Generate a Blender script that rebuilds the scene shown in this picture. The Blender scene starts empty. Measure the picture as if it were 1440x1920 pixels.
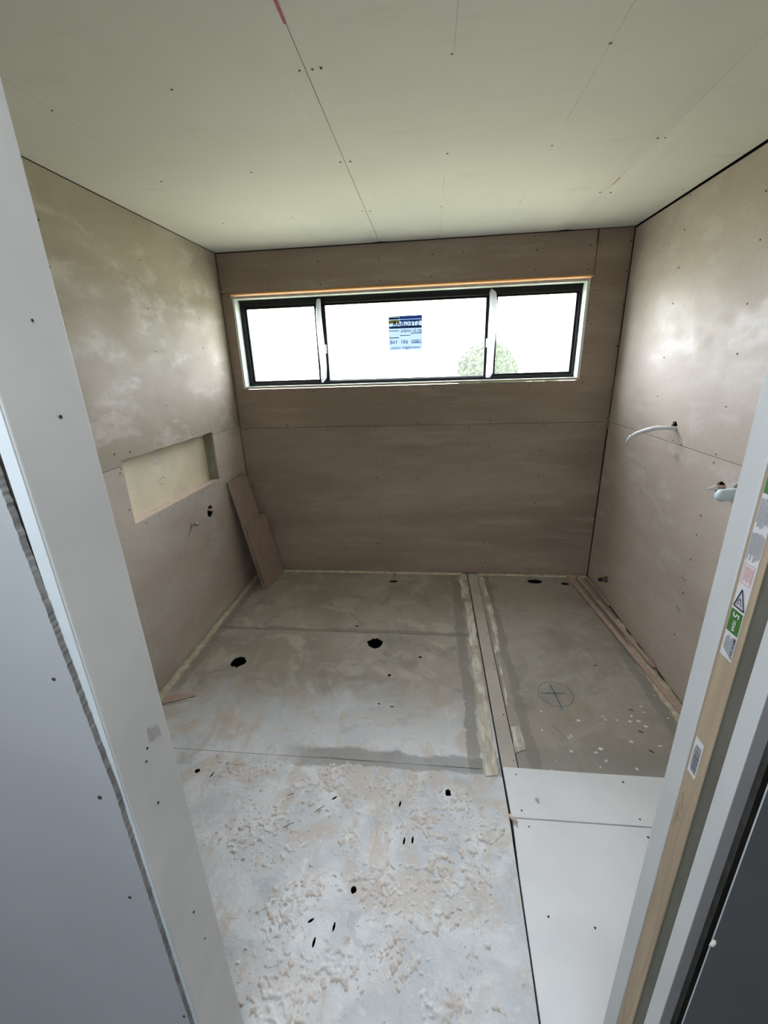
import bpy, bmesh, math, random
from mathutils import Vector, Matrix, noise
from mathutils.geometry import tessellate_polygon
random.seed(7)
S = bpy.context.scene
COL = S.collection
W, H = 2.717, 2.400          # room width (x) and height (z); window wall is y = 0, doorway at y = -2.66

# ------------------------------------------------------------------ camera
def cam_axes(yaw, pitch, roll):
    ca, sa = math.cos(yaw), math.sin(yaw)
    cb, sb = math.cos(pitch), math.sin(pitch)
    cc, sc = math.cos(roll), math.sin(roll)
    Rz = Matrix(((ca, -sa, 0), (sa, ca, 0), (0, 0, 1)))
    Rx = Matrix(((1, 0, 0), (0, cb, -sb), (0, sb, cb)))
    Ry = Matrix(((cc, 0, sc), (0, 1, 0), (-sc, 0, cc)))
    return Rz @ Rx @ Ry
M = cam_axes(math.radians(6.43268), math.radians(-19.27849), math.radians(1.96669))
cd = bpy.data.cameras.new('camera')
cam = bpy.data.objects.new('camera', cd)
COL.objects.link(cam)
r, f, u = M.col[0], M.col[1], M.col[2]
m3 = Matrix((r, u, -f)).transposed()
cam.matrix_world = Matrix.Translation((1.45995, -3.19963, 1.65822)) @ m3.to_4x4()
cd.sensor_fit = 'VERTICAL'
cd.sensor_height = 24.0
cd.lens = 24.0 * 800.65 / 1920
cd.clip_start = 0.02
cd.clip_end = 500
S.camera = cam

# ------------------------------------------------------------------ world: bright overcast sky
wd = bpy.data.worlds.new('overcast sky')
S.world = wd
wd.use_nodes = True
bg = wd.node_tree.nodes['Background']
# thin cloud, smoothly brighter towards the hidden sun (low in the west, to the left)
wn, wl_ = wd.node_tree.nodes, wd.node_tree.links
wtc = wn.new('ShaderNodeTexCoord'); dot = wn.new('ShaderNodeVectorMath'); dot.operation = 'DOT_PRODUCT'
dot.inputs[1].default_value = (-0.80, 0.40, 0.45)
wl_.new(wtc.outputs['Generated'], dot.inputs[0])
mr = wn.new('ShaderNodeMapRange'); mr.inputs[1].default_value = -1; mr.inputs[2].default_value = 1
mr.inputs[3].default_value = 2.5; mr.inputs[4].default_value = 17.0
wl_.new(dot.outputs['Value'], mr.inputs[0]); wl_.new(mr.outputs[0], bg.inputs['Strength'])
bg.inputs['Color'].default_value = (0.88, 0.90, 1.0, 1)

# ------------------------------------------------------------------ large lights
def area(name, loc, target, sx, sy, power, color):
    d = bpy.data.lights.new(name, 'AREA')
    d.shape = 'RECTANGLE'; d.size = sx; d.size_y = sy
    d.energy = power; d.color = color
    o = bpy.data.objects.new(name, d)
    COL.objects.link(o)
    o.location = loc
    o.rotation_euler = (Vector(target) - Vector(loc)).to_track_quat('-Z', 'Y').to_euler()
    return o
area('hall_daylight', (1.25, -3.35, 2.36), (1.35, -2.60, 0.0), 0.9, 0.5, 13, (0.87, 0.93, 1.0))
# a sampling portal for the sky in the window opening (emits nothing itself)
pl = area('window_portal', (1.28, 0.16, 1.81), (1.28, -3, 1.81), 2.5, 0.75, 1, (1, 1, 1))
pl.data.cycles.is_portal = True

S.view_settings.view_transform = 'Standard'
S.view_settings.look = 'None'
S.view_settings.gamma = 1
S.view_settings.use_curve_mapping = False
S.view_settings.exposure = 1.08
S.cycles.use_denoising = True
S.cycles.max_bounces = 12
S.cycles.diffuse_bounces = 8
S.cycles.transparent_max_bounces = 12
S.cycles.sample_clamp_indirect = 8

# ------------------------------------------------------------------ node helpers
class NT:
    def __init__(s, name):
        s.m = bpy.data.materials.new(name); s.m.use_nodes = True
        s.t = s.m.node_tree; s.n = s.t.nodes; s.l = s.t.links
        s.b = s.n['Principled BSDF']; s.out = s.n['Material Output']
        s.tc = s.n.new('ShaderNodeTexCoord').outputs['Object']
    def sep(s):
        x = s.n.new('ShaderNodeSeparateXYZ'); s.l.new(s.tc, x.inputs[0])
        return x.outputs
    def put(s, v, sock):
        if isinstance(v, (int, float)): sock.default_value = v
        elif isinstance(v, tuple): sock.default_value = v if len(v) == 4 else (*v, 1)
        else: s.l.new(v, sock)
    def math(s, op, a, b=0.0, c=0.0, clamp=False):
        x = s.n.new('ShaderNodeMath'); x.operation = op; x.use_clamp = clamp
        s.put(a, x.inputs[0]); s.put(b, x.inputs[1]); s.put(c, x.inputs[2])
        return x.outputs[0]
    def noise(s, scale, detail=4, rough=0.55, stretch=(1, 1, 1), dist=0.0, loc=(0, 0, 0)):
        mp = s.n.new('ShaderNodeMapping'); s.l.new(s.tc, mp.inputs[0])
        mp.inputs['Scale'].default_value = stretch; mp.inputs['Location'].default_value = loc
        x = s.n.new('ShaderNodeTexNoise'); s.l.new(mp.outputs[0], x.inputs['Vector'])
        x.inputs['Scale'].default_value = scale; x.inputs['Detail'].default_value = detail
        x.inputs['Roughness'].default_value = rough; x.inputs['Distortion'].default_value = dist
        return x.outputs['Fac']
    def step(s, v, lo, hi, a=0.0, b=1.0):
        x = s.n.new('ShaderNodeMapRange'); x.interpolation_type = 'SMOOTHSTEP'
        s.put(v, x.inputs[0]); s.put(lo, x.inputs[1]); s.put(hi, x.inputs[2])
        s.put(a, x.inputs[3]); s.put(b, x.inputs[4])
        return x.outputs[0]
    def mix(s, fac, a, b):
        x = s.n.new('ShaderNodeMix'); x.data_type = 'RGBA'
        s.put(fac, x.inputs[0]); s.put(a, x.inputs[6]); s.put(b, x.inputs[7])
        return x.outputs[2]
    def bump(s, h, strength=0.3, dist=0.002):
        x = s.n.new('ShaderNodeBump'); x.inputs['Strength'].default_value = strength
        x.inputs['Distance'].default_value = dist; s.put(h, x.inputs['Height'])
        s.l.new(x.outputs[0], s.b.inputs['Normal'])
    def base(s, v): s.put(v, s.b.inputs['Base Color'])
    def rough(s, v): s.put(v, s.b.inputs['Roughness'])
    def spec(s, v): s.put(v, s.b.inputs['Specular IOR Level'])

def simple(name, col, rough=0.6, var=0.12, scale=9, metal=0.0, spec=0.4, bump=0.0):
    t = NT(name)
    n = t.noise(scale, 4)
    lo = tuple(c * (1 - var) for c in col); hi = tuple(min(1, c * (1 + var)) for c in col)
    t.base(t.mix(t.step(n, 0.3, 0.7), lo, hi))
    t.rough(rough); t.spec(spec); t.b.inputs['Metallic'].default_value = metal
    if bump: t.bump(t.noise(scale * 12, 3), bump, 0.001)
    return t.m

def make_pinkboard(name, a, b, c, stretch):
    t = NT(name)
    n1 = t.noise(1.6, 5, 0.55, stretch, 0.4)
    n2 = t.noise(5.5, 6, 0.66, stretch, 0.2, (3, 1, 7))
    n3 = t.noise(40.0, 3, 0.6)
    k = t.mix(t.step(n1, 0.36, 0.64), a, b)
    k = t.mix(t.step(n2, 0.50, 0.68, 0, 0.55), k, c)
    k = t.mix(t.step(n3, 0.3, 0.7, 0, 0.12), k, (0.30, 0.24, 0.19))
    t.base(k)
    t.rough(t.step(n2, 0.35, 0.65, 0.70, 0.54)); t.spec(0.5)
    t.bump(t.noise(90, 2), 0.06, 0.0006)
    return t.m
pink_back_shaded = make_pinkboard('pinkish water resistant plasterboard', (0.295, 0.222, 0.178), (0.37, 0.294, 0.24), (0.43, 0.36, 0.30), (0.35, 0.35, 2.2))  # same board as the side walls; back wall's shade put into its colour
pink_side_lit = make_pinkboard('pinkish water resistant plasterboard, smudged', (0.45, 0.385, 0.325), (0.55, 0.48, 0.415), (0.60, 0.56, 0.54), (0.6, 0.6, 1.3))  # paler copy of the back wall board, window light put into its colour
pink_left_shaded = make_pinkboard('shaded pinkish plasterboard, smudged', (0.335, 0.285, 0.215), (0.43, 0.375, 0.30), (0.60, 0.55, 0.50), (0.6, 0.6, 1.3))  # darker olive copy for the upper left wall; its shade put into the colour
pink_cut = simple('pink plasterboard offcut', (0.33, 0.245, 0.20), 0.7, 0.08, 14)
pink_strip = simple('pink plasterboard strip', (0.47, 0.335, 0.28), 0.7, 0.1, 14)
rim_m = simple('shaded broken rim', (0.10, 0.09, 0.075), 0.9, 0.2, 60)  # edges of holes and sheets darkened: their shade is in the colour
pink_light = simple('light pink board edge', (0.66, 0.52, 0.45), 0.7, 0.12, 20)

def make_ceiling():
    t = NT('pale plasterboard ceiling')
    n = t.noise(1.3, 4); n2 = t.noise(7, 4, 0.6, (0.5, 2, 1))
    k = t.mix(t.step(n, 0.3, 0.7), (0.69, 0.68, 0.63), (0.74, 0.73, 0.68))
    k = t.mix(t.step(n2, 0.58, 0.75, 0, 0.35), k, (0.60, 0.59, 0.52))
    t.base(k); t.rough(0.75); t.spec(0.25); t.bump(t.noise(120, 2), 0.05, 0.0005)
    return t.m
ceil_m = make_ceiling()
void_m = simple('dark cavity', (0.018, 0.015, 0.013), 0.95, 0.3, 8, spec=0.05)
screw_m = simple('dark screw head', (0.045, 0.035, 0.03), 0.6, 0.3, 200, spec=0.3)
torn_m = simple('torn paper dimple', (0.16, 0.12, 0.10), 0.9, 0.3, 200)
white_board = simple('white plasterboard paper', (0.58, 0.60, 0.60), 0.65, 0.05, 4, bump=0.05)
hall_board = simple('white plasterboard in the hall', (0.44, 0.455, 0.47), 0.7, 0.04, 3)
reveal_m = simple('pale grey plasterboard lining', (0.60, 0.60, 0.575), 0.6, 0.05, 5, bump=0.03)
edge_m = simple('pale primed edge', (0.66, 0.72, 0.74), 0.6, 0.05, 8)
grey_gap = simple('grey framing in the gap', (0.26, 0.25, 0.235), 0.9, 0.25, 30, bump=0.4)
liner_m = simple('white green tinted window lining', (0.72, 0.80, 0.75), 0.45, 0.05, 6)
black_m = simple('dark powder coated aluminium', (0.012, 0.011, 0.013), 0.5, 0.15, 10, spec=0.25)
white_plastic = simple('white plastic', (0.74, 0.76, 0.78), 0.4, 0.06, 20)

metal_m = simple('dull galvanised pipe', (0.40, 0.39, 0.38), 0.4, 0.1, 60, metal=0.5)
copper_m = simple('pale copper pipe end', (0.62, 0.45, 0.36), 0.45, 0.2, 60, metal=0.4)
brass_m = simple('brown brass fitting', (0.20, 0.12, 0.06), 0.45, 0.2, 60, metal=0.5)
blue_m = simple('dull blue plastic collar', (0.10, 0.13, 0.22), 0.5, 0.1, 30)
rubber_m = simple('black rubber', (0.012, 0.012, 0.013), 0.5, 0.2, 30)
seal_m = simple('cream sealant', (0.50, 0.46, 0.33), 0.75, 0.2, 25, bump=0.4)
pencil_m = simple('pencil mark', (0.17, 0.15, 0.15), 0.9, 0.2, 50)
faint_m = simple('faint pencil mark', (0.36, 0.31, 0.29), 0.9, 0.2, 50)
faint_c = simple('faint grey line on the ceiling', (0.50, 0.50, 0.45), 0.9, 0.2, 50)
bluepen_m = simple('blue pencil mark', (0.10, 0.16, 0.20), 0.9, 0.2, 50)
redchalk_m = simple('red chalk', (0.55, 0.14, 0.18), 0.9, 0.2, 50)
trim_shaded = simple('shaded grey trim', (0.21, 0.205, 0.205), 0.7, 0.06, 10)  # shade on the outer trim face, put into its grey colour
pocket_shade = simple('dark olive grey pocket shade', (0.13, 0.13, 0.10), 0.7, 0.1, 10)
shaded = simple('shaded hall board', (0.085, 0.085, 0.088), 0.6, 0.06, 5)  # dark grey stands in for the shade lying on the right hall board
niche_m = simple('yellowed niche backing board', (0.78, 0.71, 0.53), 0.6, 0.08, 5)
stud_m = simple('greenish treated stud', (0.30, 0.30, 0.22), 0.8, 0.15, 12)
shell_m = simple('building paper', (0.10, 0.09, 0.08), 0.9, 0.2, 5)
white_chip = simple('white plaster speck', (0.72, 0.71, 0.64), 0.8, 0.1, 50)

def make_timber(name, a, b, sc=1.0):
    t = NT(name)
    n = t.noise(9 * sc, 5, 0.6, (6, 6, 0.35), 0.8)
    n2 = t.noise(1.6, 3, 0.5, (1, 1, 1))
    k = t.mix(t.step(n, 0.3, 0.7), a, b)
    k = t.mix(t.step(n2, 0.5, 0.7, 0, 0.3), k, (0.42, 0.30, 0.20))
    t.base(k); t.rough(0.65); t.spec(0.3); t.bump(n, 0.1, 0.001)
    return t.m
timber_m = make_timber('raw pine door post', (0.36, 0.28, 0.19), (0.46, 0.365, 0.255))
lintel_m = make_timber('yellow pine lintel', (0.75, 0.38, 0.10), (0.85, 0.48, 0.16))

def make_floor(name, front):
    t = NT(name)
    x, y, z = t.sep()
    big = t.noise(1.4, 5, 0.55, (1, 1, 1), 0.5)
    mid = t.noise(4.5, 6, 0.62, (1, 1, 1), 0.8, (5, 2, 0))
    fine = t.noise(22, 5, 0.65, (1, 1, 1), 0.3)
    drag = t.noise(5, 6, 0.65, (2.4, 0.6, 1), 0.15, (1, 8, 0))
    k = t.mix(t.step(big, 0.35, 0.65), (0.295, 0.257, 0.21), (0.385, 0.345, 0.295))
    k = t.mix(t.step(mid, 0.50, 0.62, 0, 0.75), k, (0.44, 0.41, 0.345))
    k = t.mix(t.step(t.noise(3.1, 6, 0.65, (1, 1, 1), 1.0, (11, 4, 0)), 0.54, 0.64, 0, 0.6), k, (0.235, 0.225, 0.19))
    k = t.mix(t.step(drag, 0.52, 0.66, 0, 0.5), k, (0.39, 0.32, 0.255))
    k = t.mix(t.step(fine, 0.55, 0.75, 0, 0.35), k, (0.22, 0.20, 0.165))
    wob = t.math('MULTIPLY', t.math('SUBTRACT', mid, 0.5), 0.09)
    wobf = t.math('MULTIPLY', t.math('SUBTRACT', fine, 0.5), 0.05)
    wsum = t.math('ADD', wob, wobf)
    def band(coord, c, half, strength, col, kk, lim=None):
        d = t.math('ABSOLUTE', t.math('SUBTRACT', t.math('ADD', coord, wsum), c))
        m = t.step(d, half * 0.75, half * 1.1, strength, 0.0)
        if lim is not None: m = t.math('MULTIPLY', m, lim)
        return t.mix(m, kk, col)
    if front is None:                       # shower side
        k = t.mix(t.step(mid, 0.40, 0.6, 0, 0.55), k, (0.345, 0.32, 0.275))
        k = band(t.math('ADD', y, t.math('MULTIPLY', wob, 1.6)), -1.74, 0.060, 0.5, (0.25, 0.255, 0.225), k)
        k = band(x, 1.915, 0.028, 0.65, (0.22, 0.21, 0.18), k)
        k = band(x, 2.605, 0.028, 0.6, (0.21, 0.21, 0.18), k, t.step(y, -0.75, -0.95))
        sp = t.noise(34, 3, 0.5, (1, 1, 1), 0, (9, 1, 0))
        m = t.math('MULTIPLY', t.step(sp, 0.69, 0.73), t.step(y, -0.9, -1.4))
        k = t.mix(m, k, (0.66, 0.65, 0.60))
    else:
        # plaster dust thickens towards the door; front floor's light put into its colour too
        ed = t.math('ADD', y, t.math('MULTIPLY', t.math('SUBTRACT', mid, 0.5), 0.9))
        dust = t.step(ed, -1.25, -1.75)  # mask for both the dust and the front floor's painted light
        dust_lit = t.mix(t.step(mid, 0.4, 0.62), (0.58, 0.61, 0.64), (0.72, 0.745, 0.765))
        brn = t.math('MULTIPLY', t.step(t.noise(3.6, 6, 0.65, (1, 1, 1), 1.2, (4, 9, 0)), 0.49, 0.60, 0, 0.75), t.step(ed, -2.75, -2.2))
        dust_lit = t.mix(brn, dust_lit, (0.59, 0.52, 0.455))
        dust_lit = t.mix(t.step(drag, 0.54, 0.66, 0, 0.6), dust_lit, (0.58, 0.49, 0.42))
        dust_lit = t.mix(t.step(fine, 0.56, 0.70, 0, 0.6), dust_lit, (0.84, 0.83, 0.80))
        dust_lit = t.mix(t.step(t.noise(9, 5, 0.6, (1, 1, 1), 0.5, (2, 2, 2)), 0.57, 0.66, 0, 0.55), dust_lit, (0.44, 0.47, 0.50))
        k = t.mix(t.math('MULTIPLY', dust, 0.95), k, dust_lit)
        xl = t.math('MULTIPLY', t.step(x, 0.75, 0.95), 1.0)
        k = band(y, -1.79, 0.045, 0.7, (0.25, 0.255, 0.245), k, xl)
        k = band(y, -0.845, 0.022, 0.6, (0.19, 0.175, 0.14), k)
        k = band(x, 1.665, 0.032, 0.7, (0.225, 0.215, 0.185), k, t.step(y, -1.85, -1.80))
        k = band(x, 0.075, 0.025, 0.45, (0.20, 0.185, 0.15), k, t.step(y, -1.5, -1.4))
    t.base(k)
    t.rough(t.step(mid, 0.35, 0.65, 0.72, 0.5)); t.spec(0.4)
    hsum = t.math('ADD', t.math('MULTIPLY', fine, 0.6), t.noise(70, 4, 0.6))
    t.bump(hsum, 0.5, 0.004)
    return t.m
floor_m = make_floor('dusty cement sheet', True)
shower_m = make_floor('grey cement sheet', None)
panel_m = simple('lit pale board on floor', (0.74, 0.75, 0.765), 0.6, 0.05, 3, bump=0.04)  # same board as the strip; door-side light put into its paler colour
strip_m = simple('pinkish grey board strip', (0.46, 0.42, 0.37), 0.65, 0.08, 6)  # same board as the panels; shade put into its darker colour

def make_residue():
    t = NT('crumbly plaster residue')
    n = t.noise(12, 5, 0.6); n2 = t.noise(60, 4, 0.6)
    k = t.mix(t.step(n, 0.4, 0.62), (0.69, 0.69, 0.685), (0.60, 0.535, 0.485))
    k = t.mix(t.step(n2, 0.55, 0.7, 0, 0.4), k, (0.84, 0.83, 0.80))
    t.base(k); t.rough(0.9); t.spec(0.2); t.bump(n2, 0.6, 0.002)
    return t.m
residue_m = make_residue()

def make_adhesive():
    t = NT('dried cream adhesive')
    n = t.noise(14, 5, 0.6, (3, 0.6, 1), 0.6); n2 = t.noise(6, 4, 0.6)
    k = t.mix(t.step(n, 0.35, 0.65), (0.46, 0.415, 0.33), (0.74, 0.70, 0.61))
    k = t.mix(t.step(n2, 0.52, 0.64, 0, 0.7), k, (0.33, 0.29, 0.23))
    t.base(k); t.rough(0.7); t.spec(0.35); t.bump(n, 0.5, 0.003)
    return t.m
adhesive_m = make_adhesive()

def make_glass():
    t = NT('window glass with glare haze')
    t.n.remove(t.b)
    tr = t.n.new('ShaderNodeBsdfTransparent'); tr.inputs[0].default_value = (0.96, 0.98, 0.97, 1)
    tl = t.n.new('ShaderNodeBsdfTranslucent'); tl.inputs[0].default_value = (0.95, 0.95, 0.92, 1)
    gl = t.n.new('ShaderNodeBsdfGlossy'); gl.inputs['Roughness'].default_value = 0.03
    fr = t.n.new('ShaderNodeFresnel'); fr.inputs[0].default_value = 1.45
    m1 = t.n.new('ShaderNodeMixShader'); m2 = t.n.new('ShaderNodeMixShader')
    film = t.step(t.noise(3, 3), 0.3, 0.7, 0.015, 0.025)  # faint translucent haze added to wash out the view like glare
    t.l.new(film, m1.inputs[0]); t.l.new(tr.outputs[0], m1.inputs[1]); t.l.new(tl.outputs[0], m1.inputs[2])
    t.l.new(t.math('MULTIPLY', fr.outputs[0], 0.6), m2.inputs[0]); t.l.new(m1.outputs[0], m2.inputs[1]); t.l.new(gl.outputs[0], m2.inputs[2])
    t.l.new(m2.outputs[0], t.out.inputs[0])
    return t.m
glass_m = make_glass()

def translucent(name, col, mixv=0.0):
    """thin printed film: passes daylight through, coloured by its ink"""
    t = NT(name); t.n.remove(t.b)
    tl = t.n.new('ShaderNodeBsdfTranslucent'); df = t.n.new('ShaderNodeBsdfDiffuse')
    k = t.mix(t.step(t.noise(60, 2), 0.3, 0.7), tuple(c * 0.93 for c in col), col)
    t.l.new(k, tl.inputs[0]); t.l.new(k, df.inputs[0])
    m = t.n.new('ShaderNodeMixShader'); m.inputs[0].default_value = 0.3
    t.l.new(tl.outputs[0], m.inputs[1]); t.l.new(df.outputs[0], m.inputs[2])
    t.l.new(m.outputs[0], t.out.inputs[0])
    return t.m
tape_m = translucent('white protective film strip', (0.85, 0.86, 0.90))
film_pale = translucent('pale printed film', (0.36, 0.42, 0.50))
film_blue = translucent('blue ink on film', (0.10, 0.21, 0.50))
film_mid = translucent('mid blue ink on film', (0.075, 0.13, 0.27))
film_grey = translucent('grey ink on film', (0.085, 0.11, 0.16))
film_yellow = translucent('yellow ink on film', (0.50, 0.45, 0.14))
label_white = simple('white paper label', (0.66, 0.67, 0.68), 0.5, 0.04, 40)
ink_dark = simple('dark ink', (0.02, 0.02, 0.05), 0.5, 0.1, 40)
ink_grey = simple('grey ink', (0.30, 0.31, 0.33), 0.5, 0.1, 40)
ink_green = simple('green ink', (0.05, 0.17, 0.03), 0.5, 0.06, 40)
ink_pink = simple('pink ink', (0.62, 0.34, 0.34), 0.5, 0.06, 40)

# ------------------------------------------------------------------ object helpers
def new(name, verts, faces, mat, parent=None, smooth=False, mats=None, fm=None):
    me = bpy.data.meshes.new(name)
    me.from_pydata([tuple(v) for v in verts], [], faces)
    bm = bmesh.new(); bm.from_mesh(me)
    bmesh.ops.recalc_face_normals(bm, faces=bm.faces)
    bm.to_mesh(me); bm.free()
    for m in (mats or [mat]): me.materials.append(m)
    if fm:
        for p, i in zip(me.polygons, fm): p.material_index = i
    if smooth:
        for p in me.polygons: p.use_smooth = True
    o = bpy.data.objects.new(name, me); COL.objects.link(o)
    if parent: o.parent = parent
    return o
def empty(name, loc=(0, 0, 0)):
    o = bpy.data.objects.new(name, None); o.empty_display_size = 0.05
    COL.objects.link(o); o.location = loc
    return o
def tag(o, label=None, cat=None, group=None, kind=None):
    if label: o['label'] = label
    if cat: o['category'] = cat
    if group: o['group'] = group
    if kind: o['kind'] = kind
    return o

class MB:
    def __init__(s): s.v = []; s.f = []; s.m = []
    def add(s, v, f, mi=0):
        k = len(s.v); s.v += [tuple(p) for p in v]; s.f += [tuple(i + k for i in q) for q in f]; s.m += [mi] * len(f)
    def box(s, x0, x1, y0, y1, z0, z1, mi=0):
        v = [(x, y, z) for x in (x0, x1) for y in (y0, y1) for z in (z0, z1)]
        s.add(v, [(0, 1, 3, 2), (4, 6, 7, 5), (0, 4, 5, 1), (2, 3, 7, 6), (0, 2, 6, 4), (1, 5, 7, 3)], mi)
    def plate(s, axis, v0, v1, outline, holes=(), mi=0, ms=0):
        """slab between v0 and v1 along axis, cut to an outline with holes"""
        loops = [list(outline)] + [list(h) for h in holes]
        def P(a, b, v): return {'x': (v, a, b), 'y': (a, v, b), 'z': (a, b, v)}[axis]
        flat = [p for l in loops for p in l]
        tris = tessellate_polygon([[Vector((a, b, 0)) for a, b in l] for l in loops])
        n = len(flat)
        v = [P(a, b, v0) for a, b in flat] + [P(a, b, v1) for a, b in flat]
        s.add(v, [tuple(t) for t in tris] + [tuple(i + n for i in reversed(t)) for t in tris], mi)
        fs = []
        k = 0
        for l in loops:
            for i in range(len(l)):
                j = (i + 1) % len(l)
                fs.append((k + i, k + j, k + j + n, k + i + n))
            k += len(l)
        s.add(v, fs, ms)
    def tube(s, pts, radii, n=10, mi=0, cap=True):
        pts = [Vector(p) for p in pts]
        if not isinstance(radii, (list, tuple)): radii = [radii] * len(pts)
        rings = []; up = None
        for i, p in enumerate(pts):
            d = (pts[min(i + 1, len(pts) - 1)] - pts[max(i - 1, 0)]).normalized()
            if up is None: up = d.orthogonal().normalized()
            up = (up - d * up.dot(d)).normalized(); sd = d.cross(up)
            rings.append([p + (up * math.cos(2 * math.pi * k / n) + sd * math.sin(2 * math.pi * k / n)) * radii[i] for k in range(n)])
        v = [q for r_ in rings for q in r_]
        f_ = []
        for i in range(len(pts) - 1):
            for k in range(n):
                a = i * n + k; b = i * n + (k + 1) % n
                f_.append((a, b, b + n, a + n))
        if cap:
            f_.append(tuple(range(n))[::-1]); f_.append(tuple((len(pts) - 1) * n + k for k in range(n)))
        s.add(v, f_, mi)
    def build(s, name, mat, parent=None, smooth=False):
        mats = mat if isinstance(mat, list) else [mat]
        return new(name, s.v, s.f, None, parent, smooth, mats, s.m)

def bevel(o, w, seg=2):
    b = o.modifiers.new('bevel', 'BEVEL'); b.width = w; b.segments = seg; b.limit_method = 'ANGLE'
    return o
def blob(cx, cy, rx, ry, n=18, rough=0.15, seed=0):
    rnd = random.Random(seed)
    return [(cx + rx * (1 + rnd.uniform(-rough, rough)) * math.cos(2 * math.pi * i / n),
             cy + ry * (1 + rnd.uniform(-rough, rough)) * math.sin(2 * math.pi * i / n)) for i in range(n)]
def ribbon(name, pts, normal, w, mat, parent, off=0.0006):
    """a drawn line: a very thin strip of graphite or chalk lying on its surface"""
    N = Vector(normal); P = [Vector(p) + N * off for p in pts]; v = []; fs = []
    for i, p in enumerate(P):
        d = (P[min(i + 1, len(P) - 1)] - P[max(i - 1, 0)]).normalized(); sd = d.cross(N) * w / 2
        v += [p - sd, p + sd]
    for i in range(len(P) - 1): fs.append((2 * i, 2 * i + 1, 2 * i + 3, 2 * i + 2))
    return new(name, v, fs, mat, parent)

# shared screw head mesh: a low dished disc
def screw_mesh():
    v = []; n = 10
    for rr, h in ((0.0052, 0.0), (0.0050, 0.0009), (0.0036, 0.0010), (0.0012, 0.0002)):
        v += [(rr * math.cos(2 * math.pi * k / n), rr * math.sin(2 * math.pi * k / n), h) for k in range(n)]
    fs = [(i * n + k, i * n + (k + 1) % n, (i + 1) * n + (k + 1) % n, (i + 1) * n + k) for i in range(3) for k in range(n)]
    fs.append(tuple(3 * n + k for k in range(n)))
    me = bpy.data.meshes.new('screw'); me.from_pydata(v, [], fs); me.materials.append(screw_m)
    return me
SCREW = screw_mesh()
def screws(pts, where, parent, scale=1.0):
    rot = {'B': (math.radians(90), 0, 0), 'L': (0, math.radians(90), 0), 'R': (0, math.radians(-90), 0),
           'C': (math.radians(180), 0, 0), 'F': (0, 0, 0)}
    for i, (P, w_) in enumerate(pts if isinstance(pts[0][0], tuple) else [(p, where) for p in pts]):
        o = bpy.data.objects.new('screw', SCREW); COL.objects.link(o); o.parent = parent
        o.location = P; o.rotation_euler = rot[w_]
        k = scale * (0.8 + 0.35 * ((i * 37) % 10) / 10); o.scale = (k, k * (0.85 + 0.3 * ((i * 53) % 7) / 7), 1)

# ================================================================== THE SETTING
# ---- building shell behind the boards
mb = MB()
mb.plate('y', 0.098, 0.135, [(-0.14, -0.3), (W + 0.14, -0.3), (W + 0.14, 2.62), (-0.14, 2.62)],
         [[(0.060, 1.480), (2.500, 1.480), (2.500, 2.150), (0.060, 2.150)]])
wall_back = mb.build('wall_back', shell_m); tag(wall_back, kind='structure')
mb = MB(); mb.box(-0.14, -0.078, -2.66, 0.098, -0.3, 2.62)
wall_left = mb.build('wall_left', shell_m); tag(wall_left, kind='structure')
mb = MB(); mb.box(W + 0.09, W + 0.14, -2.66, 0.098, -0.3, 2.62)
wall_right = mb.build('wall_right', shell_m); tag(wall_right, kind='structure')
mb = MB(); mb.box(-0.078, W + 0.09, -2.66, 0.098, 2.45, 2.50)
ceiling = mb.build('ceiling', void_m); tag(ceiling, kind='structure')
mb = MB(); mb.box(-0.078, W + 0.09, -2.79, 0.098, -0.30, -0.26)
floor = mb.build('floor', void_m); tag(floor, kind='structure')

TAP = 0.055; DROP = 0.0016
# ---- window wall boards (front face y = 0)
mb = MB(); mb.plate('y', 0.0, 0.010, [(0.004, 2.150), (2.497, 2.150), (2.497, 2.396), (0.004, 2.394)])
s_top = bevel(mb.build('plasterboard_sheet', pink_back_shaded, wall_back), 0.0008, 1)
mb = MB()
zt = 1.2145
mb.plate('y', 0.0, 0.010, [(0.004, zt + TAP), (2.712, zt + TAP), (2.712, 2.397), (2.505, 2.397), (2.505, 2.136), (2.489, 2.136),
                           (2.489, 1.500), (0.070, 1.500), (0.070, 2.146), (0.004, 2.146)])
mb.add([(0.004, 0, zt + TAP), (2.712, 0, zt + TAP), (2.712, DROP, zt), (0.004, DROP, zt), (0.004, 0.01, zt), (2.712, 0.01, zt)],
       [(0, 1, 2, 3), (3, 2, 5, 4)])
s_mid = mb.build('plasterboard_sheet', pink_back_shaded, wall_back)
mb = MB()
zb = 1.2115
mb.plate('y', 0.0, 0.010, [(0.006, 0.004), (2.712, 0.004), (2.710, zb - TAP), (0.004, zb - TAP)])
mb.add([(0.004, 0, zb - TAP), (2.710, 0, zb - TAP), (2.710, DROP, zb), (0.004, DROP, zb), (0.004, 0.01, zb), (2.710, 0.01, zb)],
       [(0, 1, 2, 3), (3, 2, 5, 4)])
s_low = mb.build('plasterboard_sheet', pink_back_shaded, wall_back)
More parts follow.
